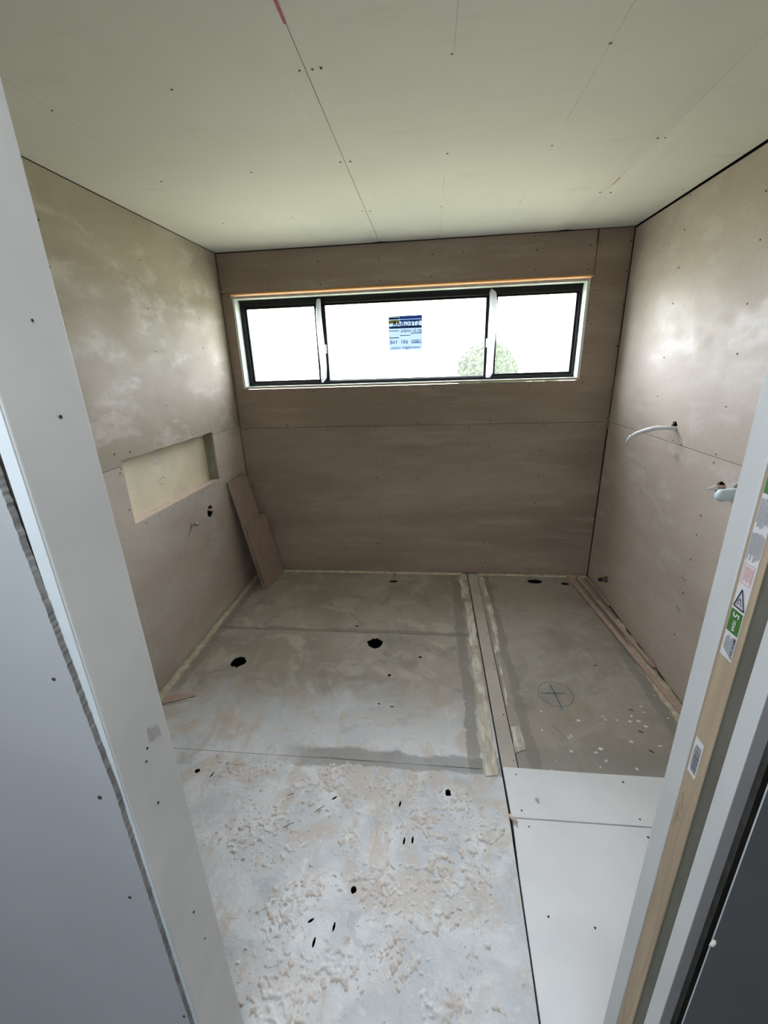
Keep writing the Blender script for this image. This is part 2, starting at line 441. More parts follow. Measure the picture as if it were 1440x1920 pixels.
BACK = [(0.383, 2.303), (0.71, 2.312), (1.122, 2.304), (0.352, 2.186), (0.717, 2.173), (1.127, 2.18), (0.062, 2.375), (0.237, 1.472), (0.457, 1.478), (0.608, 1.472), (0.834, 1.47), (1.201, 1.469), (0.382, 1.231), (0.384, 1.195), (0.693, 1.19), (1.059, 1.225), (1.059, 1.19), (1.375, 1.227), (1.376, 1.186), (0.052, 1.202), (0.014, 2.178), (0.04, 1.934), (0.044, 2.031), (1.475, 2.313), (1.672, 2.316), (1.466, 2.186), (2.137, 2.302), (2.134, 2.191), (2.114, 2.381), (2.461, 2.311), (2.46, 2.177), (2.515, 2.33), (2.7, 2.323), (2.699, 2.154), (2.514, 2.057), (2.704, 1.965), (2.518, 1.853), (2.516, 1.678), (2.703, 1.711), (2.704, 1.425), (1.481, 1.472), (1.827, 1.475), (2.149, 1.47), (2.508, 1.484), (1.746, 1.23), (1.746, 1.195), (1.898, 1.231), (1.9, 1.197), (2.274, 1.227), (2.276, 1.201), (2.617, 1.236), (2.618, 1.188), (2.704, 1.233), (2.7, 1.195), (1.743, 1.062), (1.895, 1.048), (2.271, 1.014), (0.381, 0.987), (0.697, 0.979), (1.056, 0.967), (0.696, 0.814), (1.053, 0.813), (0.391, 0.773), (1.061, 0.652), (0.391, 0.552), (0.692, 0.546), (1.058, 0.51), (0.686, 0.315), (1.043, 0.26), (0.395, 0.327), (0.046, 0.949), (0.047, 0.76), (1.378, 0.991), (2.619, 1.0), (2.7, 0.982), (1.375, 0.801), (1.746, 0.873), (1.9, 0.871), (2.269, 0.819), (2.62, 0.796), (2.696, 0.781), (2.263, 0.603), (1.372, 0.525), (2.265, 0.511), (2.62, 0.51), (2.7, 0.511), (1.379, 0.275), (1.737, 0.257), (1.893, 0.272), (2.265, 0.224), (1.66, 0.06), (1.892, 0.056), (2.267, 0.042), (1.354, 0.063)]
for sh, ok in ((s_top, lambda x, z: z > 2.150 and x < 2.497), (s_mid, lambda x, z: z > 1.213 and not (z > 2.150 and x < 2.497)), (s_low, lambda x, z: z <= 1.213)):
    screws([(x, 0.0012 if abs(z - 1.213) < 0.03 else -0.0001, z) for x, z in BACK if ok(x, z)], 'B', sh, 0.85)
for (x, z, l) in ((1.685, 0.556, 0.045), (1.885, 0.548, 0.045)):
    ribbon('pencil_mark', [(x - l / 2, 0, z + 0.002), (x, 0, z), (x + l / 2, 0, z + 0.003)], (0, -1, 0), 0.004, pencil_m, s_low)
ribbon('pencil_mark', [(1.62, 0, 0.60), (1.95, 0, 0.612), (2.35, 0, 0.604), (2.70, 0, 0.598)], (0, -1, 0), 0.0018, faint_m, s_low)
ribbon('pencil_mark', [(0.55, 0, 0.625), (0.80, 0, 0.622), (1.02, 0, 0.618)], (0, -1, 0), 0.0018, faint_m, s_low)

# framing seen in the gaps of the window wall
mb = MB(); mb.box(0.02, 2.56, 0.0105, 0.098, 2.142, 2.235)
mb.build('lintel', lintel_m, wall_back)
mb = MB(); mb.box(2.47, 2.56, 0.0105, 0.09, 2.2355, 2.32); mb.build('stud', lintel_m, wall_back)
mb = MB(); mb.box(-0.078, W + 0.09, 0.012, 0.018, 1.16, 1.26); mb.build('nogging', stud_m, wall_back)

# ---- left wall boards (front face x = 0) with niche
ring = lambda a, b, c, d: [a, b, c, d]
ragged = lambda p, q, n, amp, sd: [(p[0] + (q[0] - p[0]) * i / n + random.Random(sd + i).uniform(-amp, amp), p[1] + (q[1] - p[1]) * i / n + random.Random(sd + 99 + i).uniform(-amp, amp)) for i in range(1, n)]
N0, N1 = -1.338, -0.433       # niche extent in y
ZU = 1.233                    # joint height on this wall
mb = MB()
top_edge = ragged((N1, 1.252), (N0, 1.257), 22, 0.0035, 5)
mb.plate('x', -0.010, 0.0, [(-2.655, ZU), (N0, ZU), (N0, 1.257)] + top_edge[::-1] + [(N1, 1.252), (N1, ZU), (-0.002, ZU), (-0.002, 2.396), (-2.655, 2.398)])
l_top = mb.build('plasterboard_sheet', pink_left_shaded, wall_left)
mb = MB()
mb.plate('x', -0.010, 0.0, [(-2.655, 0.004), (-0.002, 0.004), (-0.002, ZU - 0.0025), (N1, ZU - 0.0025), (N1 + 0.003, 0.926)]
         + ragged((N1, 0.926), (N0, 0.936), 10, 0.002, 40) + [(N0 - 0.006, 0.936), (N0, ZU - 0.0025), (-2.655, ZU - 0.0025)],
         [blob(-0.630, 0.757, 0.044, 0.040, 14, 0.14, 4)])
l_low = mb.build('plasterboard_sheet', pink_side_lit, wall_left)
LEFT = [(-0.869, 2.352), (-0.373, 2.369), (-0.877, 2.187), (-0.366, 2.154), (-0.884, 1.963), (-0.361, 1.961), (-0.892, 1.753), (-0.373, 1.782), (-1.465, 2.205), (-1.471, 2.048), (-1.474, 1.885), (-1.478, 1.682), (-1.483, 1.47), (-1.48, 1.24), (-1.481, 1.182), (-1.371, 1.296), (-0.891, 1.471), (-1.042, 1.282), (-1.266, 1.285), (-1.362, 1.018), (-1.267, 0.913), (-1.146, 0.912), (-1.365, 1.203), (-1.352, 1.222), (-0.843, 1.277), (-0.686, 1.276), (-0.449, 1.266), (-1.022, 0.904), (-0.852, 0.911), (-0.681, 0.903), (-0.469, 0.899), (-0.397, 1.124), (-0.396, 1.01), (-0.355, 1.223), (-1.481, 0.799), (-1.478, 0.627), (-1.057, 0.619), (-1.059, 0.404), (-1.479, 0.412)]
screws([(0.0001, y, z) for y, z in LEFT if z > ZU], 'L', l_top, 0.75)
screws([(0.0001, y, z) for y, z in LEFT if z <= ZU], 'L', l_low, 0.7)
# niche box
mb = MB(); mb.box(-0.0775, -0.072, N0 - 0.05, N1 + 0.02, 0.86, 1.30)
nb = mb.build('niche_backing', niche_m, wall_left); nb['label'] = 'yellowed board at the back of the niche'
mb = MB(); mb.box(-0.0715, -0.0105, N1, N1 + 0.035, 0.90, 1.31); mb.build('stud', stud_m, wall_left)
mb = MB(); mb.box(-0.0715, -0.0105, N0 - 0.040, N0 - 0.002, 0.90, 1.31); mb.build('stud', stud_m, wall_left)
mb = MB(); mb.box(-0.0715, -0.0105, N0 - 0.002, N1, 1.262, 1.30); mb.build('nogging', stud_m, wall_left)
mb = MB(); mb.plate('x', -0.0715, -0.0102, [(N0, 0.905), (N1, 0.905), (N1, 0.9255), (N0, 0.936)])
lg = mb.build('niche_ledge', pink_light, wall_left); lg['label'] = 'pale pink board lining the niche sill'
# plaster smear and old screw marks on the niche backing
v = [(-0.0712, y, z) for y, z in ((-0.975, 1.222), (-0.955, 1.222), (-0.958, 1.19), (-0.965, 1.165), (-0.985, 1.168), (-0.992, 1.19))]
new('plaster_smear', v, [tuple(range(6))], white_chip, nb)
ribbon('pencil_mark', [(-0.072, -0.955 + 0.030 * math.cos(a), 1.055 + 0.022 * math.sin(a)) for a in [i * 0.5 for i in range(11)]], (1, 0, 0), 0.003, faint_m, nb)
screws([(-0.0718, -0.985, 1.225), (-0.0718, -1.0, 1.165), (-0.0718, -0.975, 1.162), (-0.0718, -1.005, 1.06)], 'L', nb, 0.5)

# ---- right wall boards (front face x = W)
ZR = 1.2165
mb = MB()
mb.plate('x', W, W + 0.010, [(-2.655, ZR + TAP), (-0.004, ZR + TAP), (-0.004, 2.390), (-2.655, 2.386)], [blob(-0.832, 1.302, 0.026, 0.024, 14, 0.18, 2)])
mb.add([(W, -2.655, ZR + TAP), (W, -0.004, ZR + TAP), (W + DROP, -0.004, ZR), (W + DROP, -2.655, ZR), (W + 0.01, -0.004, ZR), (W + 0.01, -2.655, ZR)], [(0, 1, 2, 3), (3, 2, 4, 5)])
r_top = mb.build('plasterboard_sheet', pink_side_lit, wall_right)
ZR2 = 1.2140
mb = MB()
mb.plate('x', W, W + 0.010, [(-2.655, 0.004), (-0.008, 0.004), (-0.006, ZR2 - TAP), (-2.655, ZR2 - TAP)],
         [blob(-1.280, 1.104, 0.031, 0.022, 14, 0.06, 3), blob(-1.395, 1.122, 0.040, 0.026, 14, 0.06, 6), blob(-0.345, 0.147, 0.018, 0.026, 12, 0.1, 8)])
mb.add([(W, -2.655, ZR2 - TAP), (W, -0.006, ZR2 - TAP), (W + DROP, -0.006, ZR2), (W + DROP, -2.655, ZR2), (W + 0.01, -0.006, ZR2), (W + 0.01, -2.655, ZR2)], [(0, 1, 2, 3), (3, 2, 4, 5)])
r_low = mb.build('plasterboard_sheet', pink_side_lit, wall_right)
mb = MB(); mb.box(W + 0.011, W + 0.016, -2.65, -0.01, 1.16, 1.26); mb.build('nogging', stud_m, wall_right)
RIGHT = [(-0.592, 2.379), (-0.594, 2.232), (-1.146, 2.221), (-1.175, 2.055), (-0.603, 2.064), (-0.605, 1.899), (-1.184, 1.832), (-0.609, 1.635), (-1.191, 1.645), (-0.613, 1.432), (-1.196, 1.433), (-0.611, 1.188), (-0.845, 1.228), (-0.925, 1.221), (-1.198, 1.228), (-1.197, 1.19), (-0.61, 1.024), (-0.607, 0.884), (-1.191, 0.938), (-1.192, 0.841), (-1.189, 0.711), (-1.191, 0.529), (-1.197, 0.29)]
screws([(W - 0.0001 + (0.0012 if abs(z - 1.216) < 0.03 else 0), y, z) for y, z in RIGHT if z > ZR], 'R', r_top, 0.85)
screws([(W - 0.0001 + (0.0012 if abs(z - 1.216) < 0.03 else 0), y, z) for y, z in RIGHT if z <= ZR], 'R', r_low, 0.8)
for (y, z) in ((-1.171, 0.595), (-1.180, 0.433)):
    ribbon('pencil_mark', [(W, y - 0.028, z + 0.006), (W, y, z), (W, y + 0.026, z - 0.004)], (-1, 0, 0), 0.003, pencil_m, r_low)
    ribbon('pencil_mark', [(W, y - 0.018, z - 0.024), (W, y, z), (W, y + 0.012, z + 0.022)], (-1, 0, 0), 0.003, pencil_m, r_low)
rr = random.Random(5)
ribbon('pencil_mark', [(W, -0.885 - 0.0035 * i, 1.155 + (0.018 if i % 2 else -0.018) + rr.uniform(-0.006, 0.006)) for i in range(16)], (-1, 0, 0), 0.0014, faint_m, r_low)
ribbon('pencil_mark', [(W, -0.95, 1.14), (W, -1.02, 1.135), (W, -1.06, 1.142)], (-1, 0, 0), 0.0014, faint_m, r_low)

# ---- ceiling boards: recessed long edges run towards the window
def ceil_sheet(x0, x1, tl, tr):
    mb = MB(); a = x0 + (TAP if tl else 0); b = x1 - (TAP if tr else 0); y0, y1 = -2.655, -0.003
    mb.plate('z', H, H + 0.010, [(a, y0), (b, y0), (b, y1), (a, y1)])
    for e, i in ((x0, a) if tl else (None, 0), (x1, b) if tr else (None, 0)):
        if e is None: continue
        mb.add([(i, y0, H), (i, y1, H), (e, y1, H + 0.0035), (e, y0, H + 0.0035), (e, y1, H + 0.01), (e, y0, H + 0.01)], [(0, 1, 2, 3), (3, 2, 4, 5)])
    return mb.build('ceiling_sheet', ceil_m, ceiling)
c1 = ceil_sheet(0.002, 1.1262, False, True)
c2 = ceil_sheet(1.1285, 2.2995, True, True)
c3 = ceil_sheet(2.3005, 2.714, True, False)
mb = MB()
for xx in (1.127, 2.300): mb.box(xx - 0.04, xx + 0.04, -2.65, 0.0, 2.411, 2.45)
mb.build('batten', stud_m, ceiling)
CS = [(1.514, -1.764), (1.911, -1.739), (1.112, -1.764), (1.147, -1.763), (1.171, -1.764), (1.111, -1.205), (1.15, -1.202), (0.738, -1.743), (0.336, -1.707), (0.347, -1.169), (1.524, -1.2), (1.91, -1.193), (0.741, -1.182), (0.729, -0.604), (0.339, -0.59), (1.11, -0.625), (1.15, -0.616), (1.517, -0.61), (1.511, -0.068), (1.909, -0.597), (2.312, -1.18), (2.286, -1.181), (2.276, -0.645), (2.329, -0.634), (2.671, -0.605)]
for sh, lo, hi in ((c1, 0, 1.127), (c2, 1.127, 2.30), (c3, 2.30, 3)):
    screws([(x, y, H + 0.0002) for x, y in CS if lo < x < hi], 'C', sh, 0.8)
for x, sh, ys in ((1.519, c2, [(-2.4, -1.77), (-0.60, -0.06), (-1.0, -0.75)]), (1.911, c2, [(-2.6, -1.35), (-0.75, -0.02)]), (0.737, c1, [(-0.6, -0.2)]), (0.338, c1, [(-1.9, -1.45)])):
    for a, b in ys:
        ribbon('pencil_line', [(x, a, H), (x, b, H)], (0, 0, -1), 0.0016, faint_c, sh)
ribbon('chalk_mark', [(1.126, -2.20, H), (1.127, -2.03, H), (1.127, -1.93, H)], (0, 0, -1), 0.007, redchalk_m, c1, 0.0)
ribbon('chalk_mark', [(2.30, -0.82, H), (2.298, -0.74, H)], (0, 0, -1), 0.004, redchalk_m, c2, -0.0006)
# filler ridge along the edge of the middle joint
rd = random.Random(11)
ribbon('filler_ridge', [(1.064 + rd.uniform(-0.003, 0.003), -1.72 + 0.04 * i, H) for i in range(16)], (0, 0, -1), 0.006, white_chip, c1, 0.0004)

# ================================================================== FLOOR SHEETS
def slots_of(lst):
    out = []
    for (x, y, a, l) in lst:
        w = 0.0042; c, s_ = math.cos(a), math.sin(a)
        q = [(-l / 2, -w * 0.6), (0, -w), (l / 2, -w * 0.5), (l / 2, w * 0.5), (0, w), (-l / 2, w * 0.6)]
        out.append([(x + c * p - s_ * r_, y + s_ * p + c * r_) for p, r_ in q])
    return out
XL = 1.7675
mb = MB()
mb.plate('z', -0.006, 0.0, ms=1, outline=[(0.003, -0.853), (XL, -0.855), (XL, -0.004), (0.003, -0.004)],
         holes=[blob(1.176, -0.163, 0.036, 0.018, 14, 0.1, 1), blob(1.175, -0.045, 0.016, 0.008, 10, 0.1, 2), blob(0.979, -0.791, 0.010, 0.009, 8, 0.2, 3)])
f1 = mb.build('floor_sheet', [floor_m, rim_m], floor)
mb = MB()
mb.plate('z', -0.006, 0.0, ms=1, outline=[(0.003, -1.8), (XL, -1.803), (XL, -0.8572), (0.003, -0.8552)],
         holes=[blob(1.123, -0.967, 0.047, 0.050, 18, 0.14, 11), blob(0.328, -1.192, 0.047, 0.046, 18, 0.16, 12),
          blob(1.408, -1.083, 0.011, 0.010, 8, 0.2, 13), blob(1.239, -1.25, 0.011, 0.010, 8, 0.2, 14)]
         + slots_of([(1.205, -1.466, -0.4, 0.018), (1.273, -1.481, 0.0, 0.022)]))
f2 = mb.build('floor_sheet', [floor_m, rim_m], floor)
mb = MB()
mb.plate('z', -0.006, 0.0, ms=1, outline=[(0.003, -2.79), (1.742, -2.79), (1.7545, -2.45), (XL, -2.01), (XL, -1.8045), (0.003, -1.8015)],
         holes=[blob(1.538, -1.925, 0.013, 0.016, 10, 0.25, 21), blob(1.212, -2.29, 0.009, 0.012, 10, 0.15, 22), blob(0.453, -1.905, 0.012, 0.011, 10, 0.15, 23)]
         + slots_of([(1.371, -2.123, 1.45, 0.024), (1.402, -2.117, 1.5, 0.024), (1.347, -1.985, 1.4, 0.024), (1.167, -2.394, 1.5, 0.024), (1.114, -2.436, 1.5, 0.024),
                     (1.081, -1.981, 0.7, 0.022), (0.528, -1.918, 1.3, 0.024), (1.091, -2.384, 0.6, 0.020)]))
f3 = mb.build('floor_sheet', [floor_m, rim_m], floor)
mb = MB()
mb.plate('z', -0.010, -0.003, ms=1, outline=[(1.845, -1.788), (2.713, -1.786), (2.713, -0.004), (1.848, -0.004)],
         holes=[blob(2.285, -0.112, 0.058, 0.034, 18, 0.08, 31), blob(2.507, -0.142, 0.031, 0.020, 14, 0.06, 32)]
         + slots_of([(2.455, -1.419, -0.4, 0.026), (2.443, -1.554, -0.5, 0.024), (2.400, -1.094, -0.3, 0.022), (2.44, -1.66, -0.9, 0.022)]))
f4 = mb.build('floor_sheet', [shower_m, rim_m], floor); f4['label'] = 'grey recessed sheet of the shower area'
mb = MB()
mb.plate('z', -0.020, 0.0, [(1.7745, -1.787), (1.840, -1.7885), (1.8405, -1.30), (1.8425, -0.8), (1.8465, -0.003), (1.7745, -0.003)])
f5 = mb.build('floor_board_strip', strip_m, floor)
mb = MB()
mb.plate('z', -0.020, 0.001, [(1.776, -2.0035), (2.712, -1.998), (2.712, -1.7895), (2.10, -1.7915), (1.776, -1.7885)])
f6 = mb.build('floor_panel', panel_m, floor)
mb = MB()
mb.plate('z', -0.020, 0.001, [(1.748, -2.79), (2.712, -2.79), (2.712, -2.004), (1.779, -2.0095), (1.768, -2.20), (1.760, -2.45)])
f7 = mb.build('floor_panel', panel_m, floor)
screws([(1.826, -1.821, 0.001), (2.254, -1.824, 0.001), (1.819, -1.976, 0.001), (2.253, -1.976, 0.001)], 'F', f6, 0.75)
screws([(1.834, -2.036, 0.001), (2.253, -2.041, 0.001), (1.835, -2.312, 0.001), (1.969, -2.329, 0.001)], 'F', f7, 0.75)
screws([(1.829, -1.754, 0), (1.827, -1.496, 0), (1.831, -1.121, 0), (1.830, -1.166, 0), (1.833, -0.831, 0)], 'F', f5, 0.7)
# joists under the boards, so that the joint between the panels shows brown timber
mb = MB(); mb.box(1.779, 2.30, -2.02, -1.99, -0.10, -0.0205); mb.build('joist', pink_cut, floor)

# plaster crumbs and ridges stuck to the front sheet
def residue(x0, x1, y0, y1, st, thr, name, parent, hmax=0.0050, seedv=0.0):
    nx = int((x1 - x0) / st); ny = int((y1 - y0) / st); hh = {}
    cl = [(1.44, -2.33, 0.16, 0.10, 0.5), (1.28, -2.46, 0.16, 0.07, 0.6), (1.60, -2.04, 0.12, 0.12, 0.8), (1.05, -2.57, 0.10, 0.10, 1.0), (1.53, -2.56, 0.10, 0.06, 1.0),
          (1.05, -1.93, 0.14, 0.10, 0.9), (0.86, -2.13, 0.13, 0.12, 0.9), (1.44, -2.02, 0.16, 0.12, 0.7), (1.16, -2.15, 0.05, 0.05, .8), (1.33, -2.26, 0.16, 0.06, 0.9),
          (0.66, -1.86, 0.16, 0.05, 0.8), (1.62, -2.22, 0.05, 0.10, .9), (1.50, -2.20, 0.06, 0.06, 1.0), (1.00, -2.36, 0.08, 0.10, 0.9), (1.28, -1.90, 0.2, 0.05, 0.6)]
    keep = [(1.371, -2.123), (1.402, -2.117), (1.347, -1.985), (1.167, -2.394), (1.114, -2.436), (1.081, -1.981), (0.528, -1.918), (1.091, -2.384), (1.538, -1.925), (1.212, -2.29), (0.453, -1.905)]
    def hgt(i, j):
        x = x0 + i * st; y = y0 + j * st
        p = Vector((x + seedv, y, 0))
        wx = x + 0.03 * noise.noise(p * 14); wy = y + 0.03 * noise.noise(p * 14 + Vector((7, 7, 0)))
        c = -0.62
        for (cx, cy, rx, ry, a) in cl:
            d = ((wx - cx) / rx) ** 2 + ((wy - cy) / ry) ** 2
            if d < 3: c = max(c, a * 0.62 * (1 - d * 0.75))
        n = noise.fractal(p * 46, 0.45, 2.1, 4) * 0.75 + 0.35 * noise.noise(p * 9)
        for (hx, hy) in keep:
            if (x - hx) ** 2 + (y - hy) ** 2 < 0.0007: return -0.002
        v = n + c * 0.62 - 0.30 - thr
        return -0.002 if v < 0 else min(hmax, 0.0006 + v * 0.013)
    vs = [(x0 + i * st, y0 + j * st, hgt(i, j)) for j in range(ny + 1) for i in range(nx + 1)]
    idx = {}; V = []; F = []
    for j in range(ny):
        for i in range(nx):
            q = [j * (nx + 1) + i, j * (nx + 1) + i + 1, (j + 1) * (nx + 1) + i + 1, (j + 1) * (nx + 1) + i]
            if max(vs[k][2] for k in q) <= 0: continue
            for k in q:
                if k not in idx: idx[k] = len(V); V.append(vs[k])
            F.append(tuple(idx[k] for k in q))
    me = bpy.data.meshes.new(name); me.from_pydata(V, [], F); me.materials.append(residue_m)
    for p in me.polygons: p.use_smooth = True
    o = bpy.data.objects.new(name, me); COL.objects.link(o); o.parent = parent
    o['kind'] = 'stuff'
    return o
residue(0.50, 1.745, -2.75, -1.82, 0.0040, 0.0, 'plaster_residue', f3)
# loose white chips
mb = MB(); rc = random.Random(3)
for i in range(330):
    x = rc.uniform(0.35, 1.73); y = -rc.triangular(1.3, 2.7, 2.3); s_ = rc.uniform(0.0012, 0.0042); a = rc.uniform(0, 6.28)
    pts = [(x + s_ * math.cos(a + k * 2.1) * rc.uniform(.6, 1.3), y + s_ * math.sin(a + k * 2.1) * rc.uniform(.6, 1.3), -0.0002) for k in range(3)] + [(x, y, s_ * 0.6)]
    mb.add(pts, [(0, 2, 1), (0, 1, 3), (1, 2, 3), (2, 0, 3)])
ch = mb.build('plaster_chips', white_chip, floor); ch['kind'] = 'stuff'
# specks on the shower sheet
for i, (x, y) in enumerate([(2.116, -1.6), (2.091, -1.685), (2.224, -1.662), (2.198, -1.683), (2.42, -1.494), (2.508, -1.432), (2.4, -1.785), (2.375, -1.614), (2.493, -1.628), (2.179, -1.505), (2.302, -1.47), (2.44, -1.46), (2.46, -1.49), (2.36, -1.49), (2.48, -1.52)]):
    if y < -1.78: continue
    mb = MB(); s_ = 0.007 + 0.004 * ((i * 7) % 5) / 5
    b_ = blob(x, y, s_, s_ * 0.75, 9, 0.3, 60 + i); c_ = [(x + (p - x) * 0.5, y + (q - y) * 0.5) for p, q in b_]
    mb.add([(p, q, -0.003) for p, q in b_] + [(p, q, -0.0008) for p, q in c_], [(k, (k + 1) % 9, (k + 1) % 9 + 9, k + 9) for k in range(9)] + [tuple(range(9, 18))])
    mb.build('plaster_speck', white_chip, f4)

# blue circle with a cross, and a second faint circle
def circ(cx, cy, rx, ry, a0, a1, n=28): return [(cx + rx * math.cos(a0 + (a1 - a0) * i / n), cy + ry * math.sin(a0 + (a1 - a0) * i / n), -0.003) for i in range(n + 1)]
ribbon('pencil_circle', circ(2.118, -1.333, 0.086, 0.088, 0.9, 6.9), (0, 0, 1), 0.0035, bluepen_m, f4)
ribbon('pencil_cross', [(2.045, -1.333, -0.003), (2.165, -1.327, -0.003)], (0, 0, 1), 0.008, bluepen_m, f4)
ribbon('pencil_cross', [(2.105, -1.262, -0.003), (2.115, -1.33, -0.003), (2.122, -1.44, -0.003)], (0, 0, 1), 0.007, bluepen_m, f4)
ribbon('pencil_circle', circ(2.617, -0.49, 0.062, 0.090, 2.2, 5.6), (0, 0, 1), 0.003, pencil_m, f4)
ribbon('pencil_cross', [(2.575, -0.44, -0.003), (2.65, -0.455, -0.003)], (0, 0, 1), 0.0035, pencil_m, f4)
ribbon('pencil_cross', [(2.60, -0.49, -0.003), (2.67, -0.50, -0.003)], (0, 0, 1), 0.0035, pencil_m, f4)
ribbon('pencil_mark', [(2.05, -1.16, -0.003), (2.09, -1.19, -0.003), (2.12, -1.17, -0.003), (2.17, -1.15, -0.003)], (0, 0, 1), 0.003, faint_m, f4)

# adhesive runs beside the board strip and cream sealant along the walls
def run(name, left, right, mat, parent, z0=0.0, t=0.003, amp=0.004, st=0.018, sd=0, bulge=0.0):
    """low ragged ridge between two polylines given as (x, y) lists of equal length"""
    rn = random.Random(sd); L = []; R_ = []
    for k in range(len(left) - 1):
        d = math.dist(left[k], left[k + 1]); n = max(1, int(d / st))
        for i in range(n):
            u_ = i / n
            L.append((left[k][0] * (1 - u_) + left[k + 1][0] * u_, left[k][1] * (1 - u_) + left[k + 1][1] * u_))
            R_.append((right[k][0] * (1 - u_) + right[k + 1][0] * u_, right[k][1] * (1 - u_) + right[k + 1][1] * u_))
    L.append(left[-1]); R_.append(right[-1])
    V = []; F = []; nn = len(L)
    for i in range(nn):
        a = Vector((*L[i], 0)); b = Vector((*R_[i], 0)); d = (b - a).normalized()
        a = a + d * amp * 2.2 * noise.noise(Vector((i * 0.23, sd, 0))); b = b + d * amp * 2.2 * noise.noise(Vector((i * 0.31, sd, 9)))
        h1 = t * rn.uniform(0.6, 1.2) + bulge; h2 = t * rn.uniform(0.6, 1.2)
        V += [(a.x, a.y, z0 - 0.001), (a.x + d.x * 0.004, a.y + d.y * 0.004, z0 + h1),
              (a.x * .5 + b.x * .5, a.y * .5 + b.y * .5, z0 + t * rn.uniform(0.5, 1.3) + bulge * .5),
              (b.x - d.x * 0.004, b.y - d.y * 0.004, z0 + h2), (b.x, b.y, z0 - 0.001)]
    for i in range(nn - 1):
        for k in range(4): F.append((5 * i + k, 5 * i + k + 1, 5 * i + k + 6, 5 * i + k + 5))
    return new(name, V, F, mat, parent, True)
run('adhesive_run', [(1.702, -0.03), (1.700, -0.40)], [(1.762, -0.03), (1.760, -0.40)], adhesive_m, floor, 0, 0.004, 0.004, sd=1)
run('adhesive_run', [(1.716, -0.46), (1.712, -0.85), (1.704, -1.32), (1.694, -1.840)], [(1.762, -0.46), (1.763, -0.85), (1.756, -1.32), (1.755, -1.830)], adhesive_m, floor, 0, 0.0045, 0.005, sd=2)
run('adhesive_run', [(1.856, -0.06), (1.868, -0.50), (1.868, -0.88), (1.850, -1.02)], [(1.893, -0.06), (1.908, -0.50), (1.900, -0.85), (1.882, -1.02)], adhesive_m, floor, -0.003, 0.004, 0.004, sd=3)
run('adhesive_run', [(1.866, -1.06), (1.856, -1.30), (1.848, -1.43)], [(1.872, -1.06), (1.872, -1.30), (1.860, -1.43)], adhesive_m, floor, -0.003, 0.003, 0.003, sd=4)
run('adhesive_run', [(1.848, -1.57), (1.843, -1.715)], [(1.893, -1.56), (1.896, -1.690)], adhesive_m, floor, -0.003, 0.005, 0.005, sd=5)
run('sealant_run', [(0.001, -2.4), (0.001, -1.0), (0.001, -0.004)], [(0.038, -2.4), (0.042, -1.0), (0.036, -0.004)], seal_m, floor, 0, 0.004, 0.004, sd=6, bulge=0.008)
run('sealant_run', [(0.10, -0.001), (0.9, -0.001), (1.76, -0.001)], [(0.10, -0.034), (0.9, -0.030), (1.70, -0.036)], seal_m, floor, 0, 0.004, 0.003, sd=7, bulge=0.007)
run('sealant_run', [(1.85, -0.001), (2.3, -0.001), (2.70, -0.001)], [(1.85, -0.030), (2.3, -0.033), (2.70, -0.048)], seal_m, floor, -0.003, 0.004, 0.003, sd=8, bulge=0.007)
run('sealant_run', [(W - 0.002, -1.62), (W - 0.002, -1.30), (W - 0.002, -1.0), (W - 0.002, -0.62)], [(2.645, -1.62), (2.634, -1.30), (2.652, -1.0), (2.694, -0.62)], seal_m, floor, -0.003, 0.005, 0.006, sd=9, bulge=0.004)
ribbon('crack', [(0.04, -1.552, 0), (0.10, -1.545, 0), (0.14, -1.53, 0), (0.205, -1.505, 0)], (0, 0, 1), 0.004, pencil_m, f2, 0.0004)
ribbon('crack', [(0.97, -1.797, 0), (1.30, -1.803, 0), (1.68, -1.806, 0)], (0, 0, 1), 0.0025, pencil_m, f2, 0.0003)

# ================================================================== WINDOW
win = empty('window_1', (1.28, 0.1, 1.80)); tag(win, 'long dark framed window high in the far wall, three panes', kind='structure')
def wpart(mbx, name, mat, parent=win, bev=0.0):
    o = mbx.build(name, mat)
    o.parent = parent
    wm = Matrix.Identity(4)
    p = parent
    while p is not None: wm = Matrix.Translation(p.location) @ wm; p = p.parent
    o.data.transform(wm.inverted())
    if bev: bevel(o, bev)
    return o
# painted lining boards in the opening
mb = MB(); mb.box(0.078, 2.484, -0.004, 0.135, 2.110, 2.128); wpart(mb, 'lining_head', liner_m)
mb = MB(); mb.box(0.078, 2.484, -0.004, 0.135, 1.503, 1.519); wpart(mb, 'lining_sill', liner_m)
mb = MB(); mb.box(0.078, 0.094, -0.004, 0.135, 1.519, 2.110); wpart(mb, 'lining_side', liner_m)
mb = MB(); mb.box(2.466, 2.484, -0.004, 0.135, 1.519, 2.110); wpart(mb, 'lining_side', liner_m)
# raw pinkish edges of the lining
mb = MB(); mb.box(0.080, 2.484, -0.0055, -0.0042, 2.112, 2.1275); wpart(mb, 'lining_edge', pink_light)
mb = MB(); mb.box(0.078, 2.486, -0.0055, -0.0042, 1.503, 1.516); wpart(mb, 'lining_edge', simple('cream raw lining edge', (0.62, 0.55, 0.40), 0.7))
